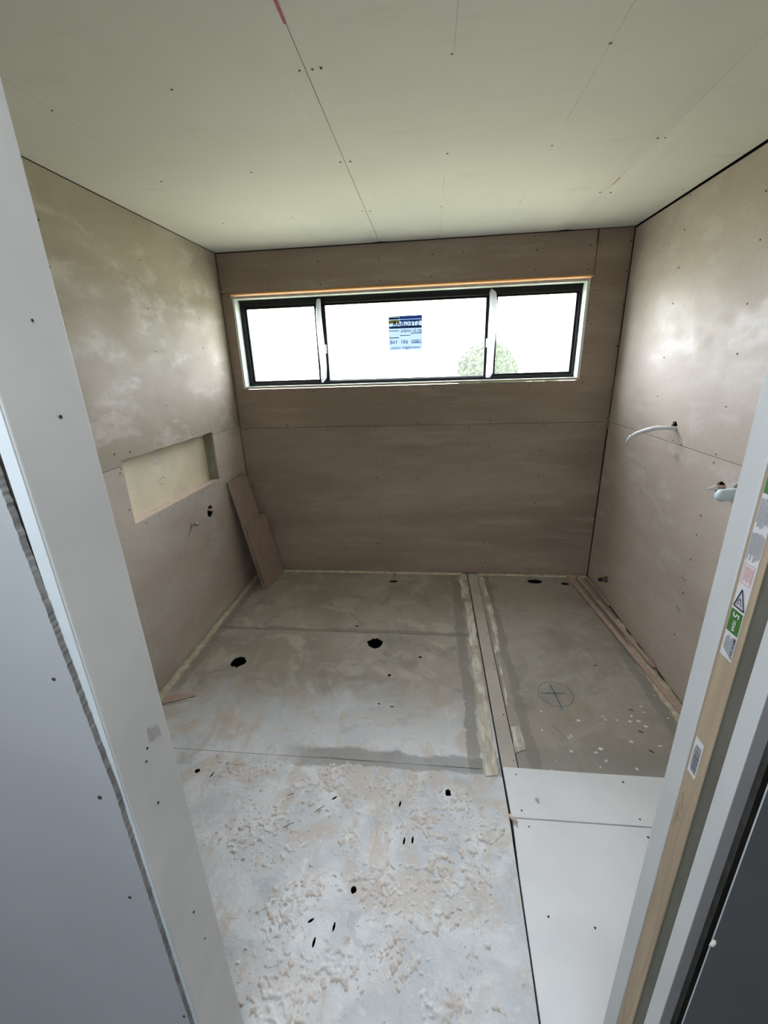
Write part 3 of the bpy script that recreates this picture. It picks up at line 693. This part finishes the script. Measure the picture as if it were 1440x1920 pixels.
# outer frame
Y0, Y1 = 0.075, 0.134
mb = MB(); mb.box(0.0945, 2.4655, Y0, Y1, 2.070, 2.1095); mb.box(0.0945, 2.4655, Y0 - 0.006, Y0, 2.096, 2.1095); wpart(mb, 'frame_head', black_m, bev=0.0015)
mb = MB(); mb.box(0.0945, 2.4655, Y0, Y1, 1.5195, 1.541); mb.box(0.0945, 2.4655, Y0 - 0.006, Y0, 1.5195, 1.530); wpart(mb, 'frame_sill', black_m, bev=0.0015)
mb = MB(); mb.box(0.0945, 0.122, Y0, Y1, 1.541, 2.070); wpart(mb, 'frame_side', black_m, bev=0.0015)
mb = MB(); mb.box(2.450, 2.4655, Y0, Y1, 1.541, 2.070); wpart(mb, 'frame_side', black_m, bev=0.0015)
mb = MB(); mb.box(0.650, 0.690, Y0 + 0.004, Y1, 1.541, 2.070); wpart(mb, 'mullion', black_m, bev=0.0015)
mb = MB(); mb.box(1.868, 1.908, Y0 + 0.004, Y1, 1.541, 2.070); wpart(mb, 'mullion', black_m, bev=0.0015)
def sash(x0, x1, y, st, bt, tt):
    e = empty('sash'); e.parent = win; e.location = (0, 0, 0)
    mb = MB()
    mb.plate('y', y, y + 0.022, [(x0, 1.5412), (x1, 1.5412), (x1, 2.0698), (x0, 2.0698)],
             [[(x0 + st, 1.5412 + bt), (x1 - st, 1.5412 + bt), (x1 - st, 2.0698 - tt), (x0 + st, 2.0698 - tt)]])
    wpart(mb, 'sash_frame', black_m, e, 0.001)
    mb = MB(); mb.box(x0 + st - 0.006, x1 - st + 0.006, y + 0.010, y + 0.014, 1.5412 + bt - 0.006, 2.0698 - tt + 0.006)
    wpart(mb, 'glass_pane', glass_m, e)
    return e
sash(0.1222, 0.6498, 0.092, 0.014, 0.014, 0.018)
sash(0.6902, 1.8678, 0.100, 0.024, 0.006, 0.014)
sash(1.9082, 2.4498, 0.092, 0.014, 0.016, 0.014)
# latches
for lx in (0.700, 1.861):
    mb = MB(); mb.box(lx - 0.010, lx + 0.010, 0.068, 0.0785, 1.735, 1.795); mb.tube([(lx, 0.070, 1.765), (lx, 0.056, 1.765), (lx - 0.004, 0.050, 1.785)], [0.006, 0.006, 0.004], 8)
    wpart(mb, 'latch', white_plastic, bev=0.001)

# hanging film strips over the mullions
def film(name, pts, ws, label):
    V = []; F = []
    for (x, y, z), w in zip(pts, ws):
        V += [(x - w / 2, y - 0.004, z), (x, y - 0.014, z), (x + w / 2, y - 0.003, z)]
    n = len(pts)
    for i in range(n - 1):
        for k in range(2): F.append((3 * i + k, 3 * i + k + 1, 3 * i + k + 4, 3 * i + k + 3))
    o = new(name, V, F, tape_m, None, True)
    so = o.modifiers.new('thick', 'SOLIDIFY'); so.thickness = 0.0012
    tag(o, label, 'film strip', 'film strips hanging on the window')
film('film_strip', [(0.683, 0.062, 2.095), (0.682, 0.060, 2.085), (0.676, 0.052, 2.0), (0.679, 0.046, 1.88), (0.684, 0.044, 1.75), (0.686, 0.048, 1.64), (0.680, 0.052, 1.565), (0.668, 0.054, 1.533)],
     [0.020, 0.030, 0.040, 0.046, 0.050, 0.046, 0.042, 0.012], 'white film strip hanging over the left mullion of the window')
film('film_strip', [(1.872, 0.062, 2.100), (1.880, 0.060, 2.080), (1.888, 0.052, 2.0), (1.885, 0.046, 1.88), (1.882, 0.044, 1.75), (1.880, 0.048, 1.64), (1.880, 0.052, 1.565), (1.872, 0.054, 1.533)],
     [0.012, 0.044, 0.054, 0.056, 0.050, 0.048, 0.050, 0.030], 'white film strip with a torn top hanging over the right mullion of the window')

# ---- lettering
def text(name, body, size, mat4, mat, parent, sx=1.0):
    cu = bpy.data.curves.new('t', 'FONT'); cu.body = body; cu.size = size
    cu.align_x = 'CENTER'; cu.align_y = 'CENTER'; cu.extrude = 0.0001; cu.resolution_u = 2; cu.offset = size * 0.012
    to = bpy.data.objects.new('t', cu); COL.objects.link(to)
    dg = bpy.context.evaluated_depsgraph_get(); me = bpy.data.meshes.new_from_object(to.evaluated_get(dg))
    bpy.data.objects.remove(to); bpy.data.curves.remove(cu)
    me.name = name; me.materials.clear(); me.materials.append(mat)
    me.transform(mat4 @ Matrix.Diagonal((sx, 1, 1, 1)))
    o = bpy.data.objects.new(name, me); COL.objects.link(o); o.parent = parent
    return o
# glazing sticker: printed side faces outdoors, so from the room it reads mirrored
SX0, SX1, SZ0, SZ1, SY = 1.165, 1.405, 1.737, 1.967, 0.1088
mb = MB(); mb.box(SX0, SX1, SY, SY + 0.0006, SZ0, SZ1)
st = mb.build('window_sticker', film_pale); tag(st, 'pale blue printed sticker on the middle window pane, lettering mirrored', 'sticker')
def sbar(x0, x1, z0, z1, mat):
    mb = MB(); mb.box(SX0 + x0 * 0.24, SX0 + x1 * 0.24, SY - 0.0006, SY - 0.0001, SZ0 + z0 * 0.23, SZ0 + z1 * 0.23); mb.build('printed_bar', mat, st)
sbar(0.33, 1.0, 0.90, 1.0, film_blue); sbar(0.33, 1.0, 0.84, 0.885, film_blue)
sbar(0.02, 0.32, 0.90, 0.96, film_grey); sbar(0.0, 0.32, 0.975, 1.0, film_yellow); sbar(0.0, 0.32, 0.79, 0.885, film_yellow)
sbar(0.02, 0.99, 0.64, 0.705, film_mid)
sbar(0.0, 0.30, 0.565, 0.585, film_grey); sbar(0.66, 0.99, 0.48, 0.50, film_grey); sbar(0.34, 0.65, 0.425, 0.445, film_grey); sbar(0.0, 0.31, 0.365, 0.39, film_mid)
sbar(0.68, 0.99, 0.20, 0.215, film_blue)
def smat(u_, v_, y=SY - 0.0009):
    R = Matrix(((-1, 0, 0), (0, 0, 1), (0, 1, 0)))      # text x -> -x, text y -> z, normal -> +y
    return Matrix.Translation((SX0 + u_ * 0.24, y, SZ0 + v_ * 0.23)) @ R.to_4x4()
text('lettering', 'STEGBAR', 0.047, smat(0.52, 0.765), film_grey, st, 1.0)
text('lettering', 'JELD-WEN', 0.028, smat(0.68, 0.555), film_grey, st, 1.15)
text('lettering', '1800', 0.036, smat(0.825, 0.245), film_mid, st, 1.0)
text('lettering', '681', 0.036, smat(0.465, 0.245), film_mid, st, 1.0)
text('lettering', '168', 0.036, smat(0.15, 0.245), film_mid, st, 1.0)
text('lettering', 'www.stegbar.com.au', 0.0245, smat(0.50, 0.085), film_mid, st, 1.0)

# ================================================================== DOORWAY
DI, DO = -2.660, -2.776
mb = MB()
mb.box(-0.14, 0.988, -2.768, DI, -0.3, 2.62); mb.box(1.872, W + 0.14, -2.768, DI, -0.3, 2.62); mb.box(0.988, 1.872, -2.768, DI, 2.13, 2.62)
wall_front = mb.build('wall_front', grey_gap); tag(wall_front, kind='structure')
# lining of the left reveal with its edge facing the hall
mb = MB(); mb.box(0.9885, 1.006, DO, DI, 0.0, 2.12)
jl = mb.build('trim_1', [reveal_m]); bevel(jl, 0.0035, 3); tag(jl, 'pale grey board lining the left side of the doorway', kind='structure')
mb = MB(); mb.box(0.9875, 1.0045, DO - 0.0015, DO - 0.0001, 0.0, 2.12)
ed = mb.build('board_edge', edge_m, jl)
screws([(1.0062, y, z) for y, z in [(-2.708, 1.717), (-2.706, 1.608), (-2.716, 1.081), (-2.725, 1.063), (-2.725, 0.97), (-2.716, 0.662), (-2.707, 0.56)]], 'L', jl, 0.42)
rs = random.Random(8)
ribbon('pencil_scribble', [(1.0062, -2.708 + 0.0022 * i, 1.098 + (0.013 if i % 2 else -0.012) - 0.0012 * i + rs.uniform(-.003, .003)) for i in range(13)], (1, 0, 0), 0.0011, faint_m, jl)
# head lining
mb = MB(); mb.box(1.006, 1.834, DO, DI, 2.105, 2.12)
tag(mb.build('trim_2', reveal_m), 'board lining the head of the doorway', kind='structure')
# hall boards either side
edge = [(0.985, 1.54), (0.986, 1.451), (0.992, 1.355), (0.995, 1.219), (1.001, 1.073)]
jag = []; je = random.Random(21)
zz = 2.12
while zz > 0.0:
    base = 0.983 if zz > 1.54 else (0.983 + (1.54 - zz) * 0.036 if zz > 1.05 else 0.9995 - 0.004 * (1.05 - zz))
    jag.append((base + je.uniform(-0.0007, 0.0007), zz)); zz -= 0.0045
mb = MB(); mb.plate('y', -2.7865, -2.7777, [(-1.2, 0.0)] + [(-1.2, 2.4), (0.983, 2.4)] + jag + [(0.9955, 0.0)], ms=1)
hl = mb.build('plasterboard_sheet', [hall_board, grey_gap], wall_front)
screws([(0.966, -2.7866, 1.277), (0.973, -2.7866, 1.061), (0.964, -2.7866, 0.829), (0.990, -2.7866, 0.476)], 'B', hl, 0.62)
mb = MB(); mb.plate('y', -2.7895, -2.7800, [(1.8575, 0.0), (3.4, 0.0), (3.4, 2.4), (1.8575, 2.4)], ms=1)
hr = mb.build('plasterboard_sheet', [shaded, void_m], wall_front); hr['label'] = 'board right of the doorway, hall side, shade put into its colour'
mb = MB(); mb.box(1.8563, 1.8573, -2.7905, -2.7893, 0.0, 2.4); mb.build('corner_bead', edge_m, wall_front)
mb = MB(); mb.plate('y', -2.7880, -2.7780, [(0.983, 2.12), (1.8555, 2.12), (1.8555, 2.4), (0.983, 2.4)]); mb.build('plasterboard_sheet', hall_board, wall_front)
mb = MB(); mb.tube([(1.8585, -2.7895, 0.872), (1.8600, -2.7925, 0.872)], [0.0075, 0.004], 9); mb.build('filler_blob', white_chip, hr, True)

# right jamb, from the bathroom side outwards
dj = empty('door_jamb', (1.834, -2.70, 0)); tag(dj, 'split timber door jamb right of the doorway, labels on its raw post', 'door jamb')
mb = MB(); mb.box(1.834, 1.860, -2.6905, -2.655, 0.0, 2.105); a_ = wpart(mb, 'inner_stop', white_board, dj, 0.0015); a_['label'] = 'white faced strip on the bathroom side'
mb = MB(); mb.box(1.8352, 1.871, -2.7255, -2.6912, 0.0, 2.105); post = wpart(mb, 'timber_post', timber_m, dj, 0.001); post['label'] = 'raw pine post with stickers'
mb = MB(); mb.box(1.8375, 1.871, -2.7508, -2.7258, 0.0, 2.105); wpart(mb, 'pocket_shade_fill', pocket_shade, dj)  # solid fill; the pocket's shade is put into its dark olive colour
mb = MB(); mb.box(1.834, 1.8490, -2.7785, -2.7510, 0.0, 2.105); wpart(mb, 'outer_stop', white_board, dj, 0.001)
mb = MB(); mb.box(1.8345, 1.8490, -2.7800, -2.7787, 0.0, 2.105); wpart(mb, 'outer_face', trim_shaded, dj)
for z in (0.93, 1.17):
    pass
# ---- labels on the post (face x = 1.8352)
LX = 1.8350
def lab(name, y0, y1, z0, z1, mat, parent, off=0.0003, t=0.0002):
    mb = MB(); mb.box(LX - off - t, LX - off, y0, y1, z0, z1); return mb.build(name, mat, parent)
wl = lab('warning_label', -2.7180, -2.6965, 1.290, 1.640, label_white, None, 0.0); tag(wl, 'long white warning label with a green 5 YEAR field on the door post', 'label')
lab('green_field', -2.7170, -2.6972, 1.3265, 1.3575, ink_green, wl)
lab('green_field', -2.7175, -2.6972, 1.5060, 1.5560, ink_green, wl)
def lmat(y, z):
    R = Matrix(((0, 0, -1), (0, -1, 0), (-1, 0, 0)))   # text x -> -z, text y -> -y, normal -> -x
    return Matrix.Translation((LX - 0.0007, y, z)) @ R.to_4x4()
text('lettering', '5', 0.0150, lmat(-2.7065, 1.3510), label_white, wl, 1.0)
text('lettering', 'YEAR', 0.0070, lmat(-2.7072, 1.3370), label_white, wl, 0.95)
text('lettering', 'IMPORTANT', 0.0055, lmat(-2.7150, 1.3085), ink_dark, wl, 0.95)
for i, y in enumerate((-2.7118, -2.7096, -2.7074, -2.7052, -2.7030, -2.7008)): lab('text_line', y - 0.0006, y + 0.0006, 1.2955 + 0.001 * i, 1.3225 - 0.002 * (i % 3), ink_grey, wl)
rl = random.Random(9)
for blk, (z0, z1) in enumerate(((1.424, 1.461), (1.465, 1.503))):
    for i in range(8):
        y = -2.7165 + 0.0026 * i; lab('text_line', y - 0.0007, y + 0.0007, z0 + 0.001 * rl.randint(0, 8), z1 - 0.0015 * rl.randint(0, 2), ink_grey, wl)
# pink notice box
for (y0, y1, z0, z1) in ((-2.7155, -2.7149, 1.394, 1.420), (-2.6995, -2.6989, 1.394, 1.420), (-2.7155, -2.6989, 1.394, 1.3946), (-2.7155, -2.6989, 1.4194, 1.420)): lab('notice_border', y0, y1, z0, z1, ink_pink, wl)
for i in range(5):
    y = -2.7135 + 0.0028 * i; lab('text_line', y - 0.0006, y + 0.0006, 1.397 + 0.002 * (i % 2), 1.417, ink_pink, wl)
# warning triangle with pictogram
def lrib(name, pts, w, mat): return ribbon(name, [(LX - 0.0004, y, z) for y, z in pts], (-1, 0, 0), w, mat, wl, 0.0003)
T = [(-2.7060, 1.3865), (-2.6990, 1.3620), (-2.7165, 1.3620)]
for a, b in ((0, 1), (1, 2), (2, 0)): lrib('warning_triangle', [T[a], T[b]], 0.0019, ink_dark)
lrib('pictogram', [(-2.7040, 1.3650), (-2.7040, 1.3700), (-2.7060, 1.3745), (-2.7085, 1.3725)], 0.0011, ink_dark)
lrib('pictogram', [(-2.7060, 1.3745), (-2.7100, 1.3680), (-2.7100, 1.3650)], 0.0011, ink_dark)
lrib('pictogram', [(-2.7075, 1.3665), (-2.7060, 1.3685)], 0.0011, ink_dark)
bl = lab('barcode_label', -2.7135, -2.6955, 1.085, 1.148, label_white, None, 0.0); tag(bl, 'small white barcode label low on the raw door post', 'label')
rb = random.Random(4); z = 1.092
while z < 1.138:
    w_ = rb.choice((0.0007, 0.0011, 0.0018)); lab('barcode_bar', -2.7115, -2.7005, z, z + w_, ink_dark, bl); z += w_ + rb.choice((0.0008, 0.0012, 0.0016))
lab('text_line', -2.6992, -2.6980, 1.098, 1.132, ink_grey, bl)
# carpenter's scrawl on the post
ribbon('pencil_scrawl', [(LX + 0.0002, y, z) for y, z in ((-2.700, 1.045), (-2.703, 1.030), (-2.706, 1.012), (-2.698, 1.020), (-2.699, 1.000), (-2.704, 0.990), (-2.707, 0.998), (-2.700, 1.004), (-2.697, 0.985), (-2.698, 0.972))], (-1, 0, 0), 0.0009, pencil_m, None, 0.0004)
sc_ = bpy.data.objects['pencil_scrawl']; sc_.parent = post; sc_.data.transform(Matrix.Translation(-(dj.location)))

# ---- hall shell behind the camera
def hallbox(name, b, mat):
    mb = MB(); mb.box(*b); return tag(mb.build(name, mat), kind='structure')
hallbox('wall_rear', (-1.3, 3.5, -4.45, -4.35, -0.3, 2.6), hall_board)
hallbox('wall_hall_left', (-1.3, -1.2, -4.35, -2.66, -0.3, 2.6), hall_board)
hallbox('wall_hall_right', (3.4, 3.5, -4.35, -2.66, -0.3, 2.6), hall_board)
hallbox('ceiling_hall', (-1.2, 3.4, -4.35, -2.79, 2.4, 2.5), ceil_m)
hallbox('floor_hall', (-1.2, 3.4, -4.35, -2.7905, -0.30, 0.0), floor_m)

# ================================================================== PIPES AND CABLES
# left wall
mb = MB(); mb.tube([(-0.05, -0.862, 0.748), (0.034, -0.872, 0.7555)], [0.0105, 0.0105], 14); mb.tube([(0.026, -0.8712, 0.755), (0.041, -0.8725, 0.756)], [0.0125, 0.0115], 14)
o = mb.build('pipe_stub', metal_m, None, True); tag(o, 'short grey pipe stub poking out of the left wall under the niche', 'pipe')
# (board has the pipe tight through it)
p = empty('pipe_in_hole', (-0.03, -0.63, 0.757)); tag(p, 'white pipe end inside the ragged hole in the left wall', 'pipe')
mb = MB(); mb.tube([(-0.06, -0.685, 0.765), (-0.022, -0.615, 0.764)], [0.007, 0.007], 10); wpart(mb, 'pipe', white_plastic, p)
mb = MB(); mb.tube([(-0.024, -0.617, 0.764), (0.004, -0.600, 0.752)], [0.009, 0.0105], 10); wpart(mb, 'elbow', copper_m, p)
# right wall, upper: white conduit curling out of its hole
mb = MB()
cp = [(W + 0.04, -0.842, 1.300), (W, -0.848, 1.291), (W - 0.025, -0.835, 1.291), (W - 0.06, -0.790, 1.287), (W - 0.09, -0.745, 1.268), (W - 0.118, -0.700, 1.243), (W - 0.145, -0.700, 1.226)]
mb.tube(cp, [0.010, 0.010, 0.0105, 0.0115, 0.012, 0.011, 0.0085], 12)
e = empty('cable', (W, -0.84, 1.29)); tag(e, 'white sheathed cable drooping out of the upper hole in the right wall', 'cable')
wpart(mb, 'sheath', white_plastic, e)
mb = MB(); mb.tube([(W - 0.140, -0.700, 1.230), (W - 0.150, -0.702, 1.222), (W - 0.158, -0.690, 1.205), (W - 0.166, -0.690, 1.192)], [0.011, 0.011, 0.005, 0.002], 10); wpart(mb, 'wire_end', white_plastic, e)
for ob in e.children:
    for pl_ in ob.data.polygons: pl_.use_smooth = True
# right wall, middle: capped pipe and a pale stub
e = empty('pipe_stub', (W, -1.28, 1.10)); tag(e, 'pale pipe stub in the round hole of the right wall, tapered tip', 'pipe')
mb = MB(); mb.tube([(W + 0.03, -1.290, 1.104), (W - 0.030, -1.290, 1.102)], [0.0105, 0.0105], 12); wpart(mb, 'pipe', copper_m, e)
mb = MB(); mb.tube([(W - 0.028, -1.290, 1.102), (W - 0.050, -1.300, 1.100), (W - 0.085, -1.330, 1.108)], [0.011, 0.008, 0.0035], 12); wpart(mb, 'tip', white_plastic, e)
mb = MB(); mb.tube([(W + 0.02, -1.270, 1.088), (W - 0.012, -1.272, 1.084)], [0.008, 0.008], 10); wpart(mb, 'clip', brass_m, e)
mb = MB(); mb.tube([(W + 0.04, -1.404, 1.112), (W - 0.02, -1.414, 1.112), (W - 0.085, -1.418, 1.106), (W - 0.098, -1.419, 1.105)], [0.0235, 0.0235, 0.0255, 0.017], 22)
o = mb.build('capped_pipe', simple('blue white plastic cap', (0.62, 0.74, 0.80), 0.4, 0.04, 20), None, True); tag(o, 'fat pale blue plastic cap on the right wall, half hidden by the door jamb', 'pipe')
# tap near the floor
e = empty('water_tap', (W, -0.345, 0.147)); tag(e, 'small black capped valve with a blue collar low on the right wall', 'valve')
mb = MB(); mb.tube([(W + 0.03, -0.345, 0.150), (W - 0.012, -0.345, 0.149)], [0.010, 0.010], 12); mb.tube([(W - 0.001, -0.345, 0.149), (W - 0.010, -0.345, 0.149)], [0.024, 0.023], 14); wpart(mb, 'flange', brass_m, e)
mb = MB(); mb.tube([(W - 0.010, -0.345, 0.149), (W - 0.036, -0.345, 0.147)], [0.0135, 0.0135], 12); wpart(mb, 'collar', blue_m, e)
mb = MB(); mb.tube([(W - 0.035, -0.345, 0.147), (W - 0.050, -0.345, 0.146), (W - 0.056, -0.345, 0.146)], [0.015, 0.013, 0.006], 12); wpart(mb, 'cap', rubber_m, e)

# ================================================================== OFFCUTS
def slab(name, quad, t, mat, label, cat, group=None, rough=0.0, seed=0, cuts=8):
    """board from 4 corner points (bl, br, tr, tl), thickness t behind the face; rough top edge"""
    q = [Vector(p) for p in quad]; n = (q[1] - q[0]).cross(q[3] - q[0]).normalized(); rn = random.Random(seed)
    out = [q[0], q[1], q[2]] + [q[2].lerp(q[3], i / cuts) + (q[3] - q[0]).normalized() * rn.uniform(-rough, rough) for i in range(1, cuts)] + [q[3]]
    k = len(out); V = out + [p - n * t for p in out]
    F = [tuple(range(k)), tuple(range(2 * k - 1, k - 1, -1))] + [(i, (i + 1) % k, (i + 1) % k + k, i + k) for i in range(k)]
    o = new(name, V, F, mat); tag(o, label, cat, group); return o
# leaning pair: the tall one touches the wall, the short one lies against it
slab('plasterboard_offcut', [(0.168, -0.345, 0.003), (0.205, -0.105, 0.003), (0.047, -0.108, 0.884), (0.013, -0.353, 0.877)], 0.010, pink_cut,
     'taller pink plasterboard offcut leaning in the far left corner, behind the short one', 'offcut', None, 0.003, 3)
slab('plasterboard_offcut', [(0.190, -0.335, 0.003), (0.229, -0.043, 0.003), (0.131, -0.038, 0.541), (0.086, -0.330, 0.541)], 0.010, pink_cut,
     'shorter pink plasterboard offcut leaning against the taller one', 'offcut', None, 0.005, 5)
def strip3(a, b, w, t, label, za=0.0, zb=0.0, mat=pink_strip):
    a = Vector((*a, za)); b = Vector((*b, zb)); d = (b - a).normalized(); sd = Vector((-d.y, d.x, 0)).normalized() * w / 2; up = Vector((0, 0, t))
    mb = MB(); n = 14; rn = random.Random(int(w * 1e5)); V = []
    for i in range(n + 1):
        c = a.lerp(b, i / n); j = rn.uniform(-0.0012, 0.0012)
        V += [c - sd * (1 + j * 30), c + sd, c + sd + up, c - sd * (1 + j * 30) + up]
    F = [(0, 1, 2, 3), (4 * n + 3, 4 * n + 2, 4 * n + 1, 4 * n)] + [(4 * i + k, 4 * i + (k + 1) % 4, 4 * i + 4 + (k + 1) % 4, 4 * i + 4 + k) for i in range(n) for k in range(4)]
    mb.add(V, F)
    o = mb.build('plasterboard_strip', mat); tag(o, label, 'offcut strip', 'plasterboard strips along the right wall'); return o
strip3((2.560, -0.040), (2.694, -1.62), 0.028, 0.010, 'longest pink plasterboard strip on the shower floor, nearest the cross mark', 0.0045, 0.0045)
strip3((2.622, -0.045), (2.698, -1.12), 0.021, 0.010, 'middle pink plasterboard strip, resting on the longest one by the right wall', 0.006, 0.0148)
strip3((2.694, -0.055), (2.705, -0.47), 0.017, 0.010, 'shortest pink plasterboard strip, tight in the far right corner', 0.008, 0.008)
# splinter over the panel joint
mb = MB(); mb.tube([(1.764, -2.000, 0.009), (1.776, -2.012, 0.010), (1.792, -2.030, 0.007)], [0.003, 0.008, 0.005], 7)
tag(mb.build('paper_scrap', pink_light, None, True), 'small curled pinkish scrap at the end of the joint between the pale floor panels', 'scrap')
mb = MB(); mb.tube([(1.884, -1.924, 0.0055), (1.892, -1.932, 0.0055)], [0.006, 0.0055], 7)
tag(mb.build('plaster_crumb', pink_light, None, True), 'tiny pinkish crumb lying on the pale floor panel', 'crumb')
V = [(0.050, -1.500, 0.001), (0.075, -1.475, 0.003), (0.200, -1.462, 0.004), (0.215, -1.478, 0.003), (0.110, -1.530, 0.004), (0.052, -1.545, 0.001)]
o = new('paper_flake', V + [(a, b, c + 0.0012) for a, b, c in V], [(5, 4, 3, 2, 1, 0), (6, 7, 8, 9, 10, 11)] + [(i, (i + 1) % 6, (i + 1) % 6 + 6, i + 6) for i in range(6)], pink_strip)
tag(o, 'flat pinkish paper flake on the floor beside the left doorway lining', 'scrap')
# stray nails and slivers on the dusty sheet
for i, (x, y, a, l, lb) in enumerate(((1.033, -2.035, 0.75, 0.045, 'thin dark sliver on the dusty floor, nearer the middle'), (0.93, -2.105, 0.55, 0.045, 'thin dark sliver on the dusty floor, nearest the left jamb'),
                              (0.90, -1.985, 0.4, 0.028, 'short brown sliver on the dusty floor, left of the slots'))):
    mb = MB(); c, s_ = math.cos(a) * l / 2, math.sin(a) * l / 2
    mb.tube([(x - c, y - s_, 0.0075), (x, y, 0.0085), (x + c, y + s_, 0.0075)], [0.0012, 0.0016, 0.001], 6)
    tag(mb.build('wood_sliver', simple('grey wood sliver', (0.20, 0.17, 0.13), 0.8), None, True), lb, 'sliver', 'slivers on the dusty floor')

# ================================================================== OUTDOORS
def grass_mat():
    t = NT('hazy lawn'); n = t.noise(0.6, 5); n2 = t.noise(9, 4)
    k = t.mix(t.step(n, 0.35, 0.65), (0.34, 0.34, 0.20), (0.42, 0.41, 0.26)); k = t.mix(t.step(n2, 0.4, 0.7, 0, 0.4), k, (0.45, 0.46, 0.28))
    t.base(k); t.rough(0.9); return t.m
mb = MB(); mb.box(-60, 60, 0.14, 120, -0.75, -0.60); tag(mb.build('ground', grass_mat()), kind='structure')
leaf_m = simple('light green leaves', (0.035, 0.065, 0.018), 0.6, 0.35, 3)
bark_m = simple('brown bark', (0.16, 0.11, 0.07), 0.9, 0.2, 8)
def tree(name, x, y, zc, rx, rz, n, label, cat):
    e = empty(name, (x, y, -0.6)); tag(e, label, cat); rn = random.Random(int(x * 100))
    mb = MB(); mb.tube([(x, y, -0.6), (x + 0.03, y, zc * 0.5), (x, y, zc)], [0.09, 0.06, 0.03], 9); wpart(mb, 'trunk', bark_m, e)
    mb = MB()
    for k in range(7):
        a = k * 0.9; mb.tube([(x, y, zc - rz * 0.7), (x + rx * 0.6 * math.cos(a), y + rx * 0.6 * math.sin(a), zc + rz * rn.uniform(-.3, .5))], [0.03, 0.008], 5)
    wpart(mb, 'branches', bark_m, e)
    mb = MB()
    for i in range(n):
        d = Vector((rn.gauss(0, 1), rn.gauss(0, 1), rn.gauss(0, 1))).normalized(); rr_ = rn.uniform(0.72, 1.02) * (1 + 0.10 * noise.noise(d * 2.3))
        c = Vector((x + d.x * rx * rr_, y + d.y * rx * rr_, zc + d.z * rz * rr_))
        s_ = rn.uniform(0.035, 0.075); a = Vector((rn.gauss(0, 1), rn.gauss(0, 1), rn.gauss(0, 1))).normalized(); b = a.orthogonal().normalized()
        mb.add([c - a * s_, c + b * s_ * .5, c + a * s_, c - b * s_ * .5], [(0, 1, 2, 3)])
    o = wpart(mb, 'foliage', leaf_m, e); o['kind'] = 'stuff'
tree('round_tree', 3.22, 10.9, 1.25, 0.90, 0.94, 15000, 'round leafy green tree seen through the right half of the window', 'tree')
tree('low_shrub', 4.95, 12.0, 0.62, 0.75, 0.72, 2600, 'low yellow green shrub at the foot of the window view', 'shrub')
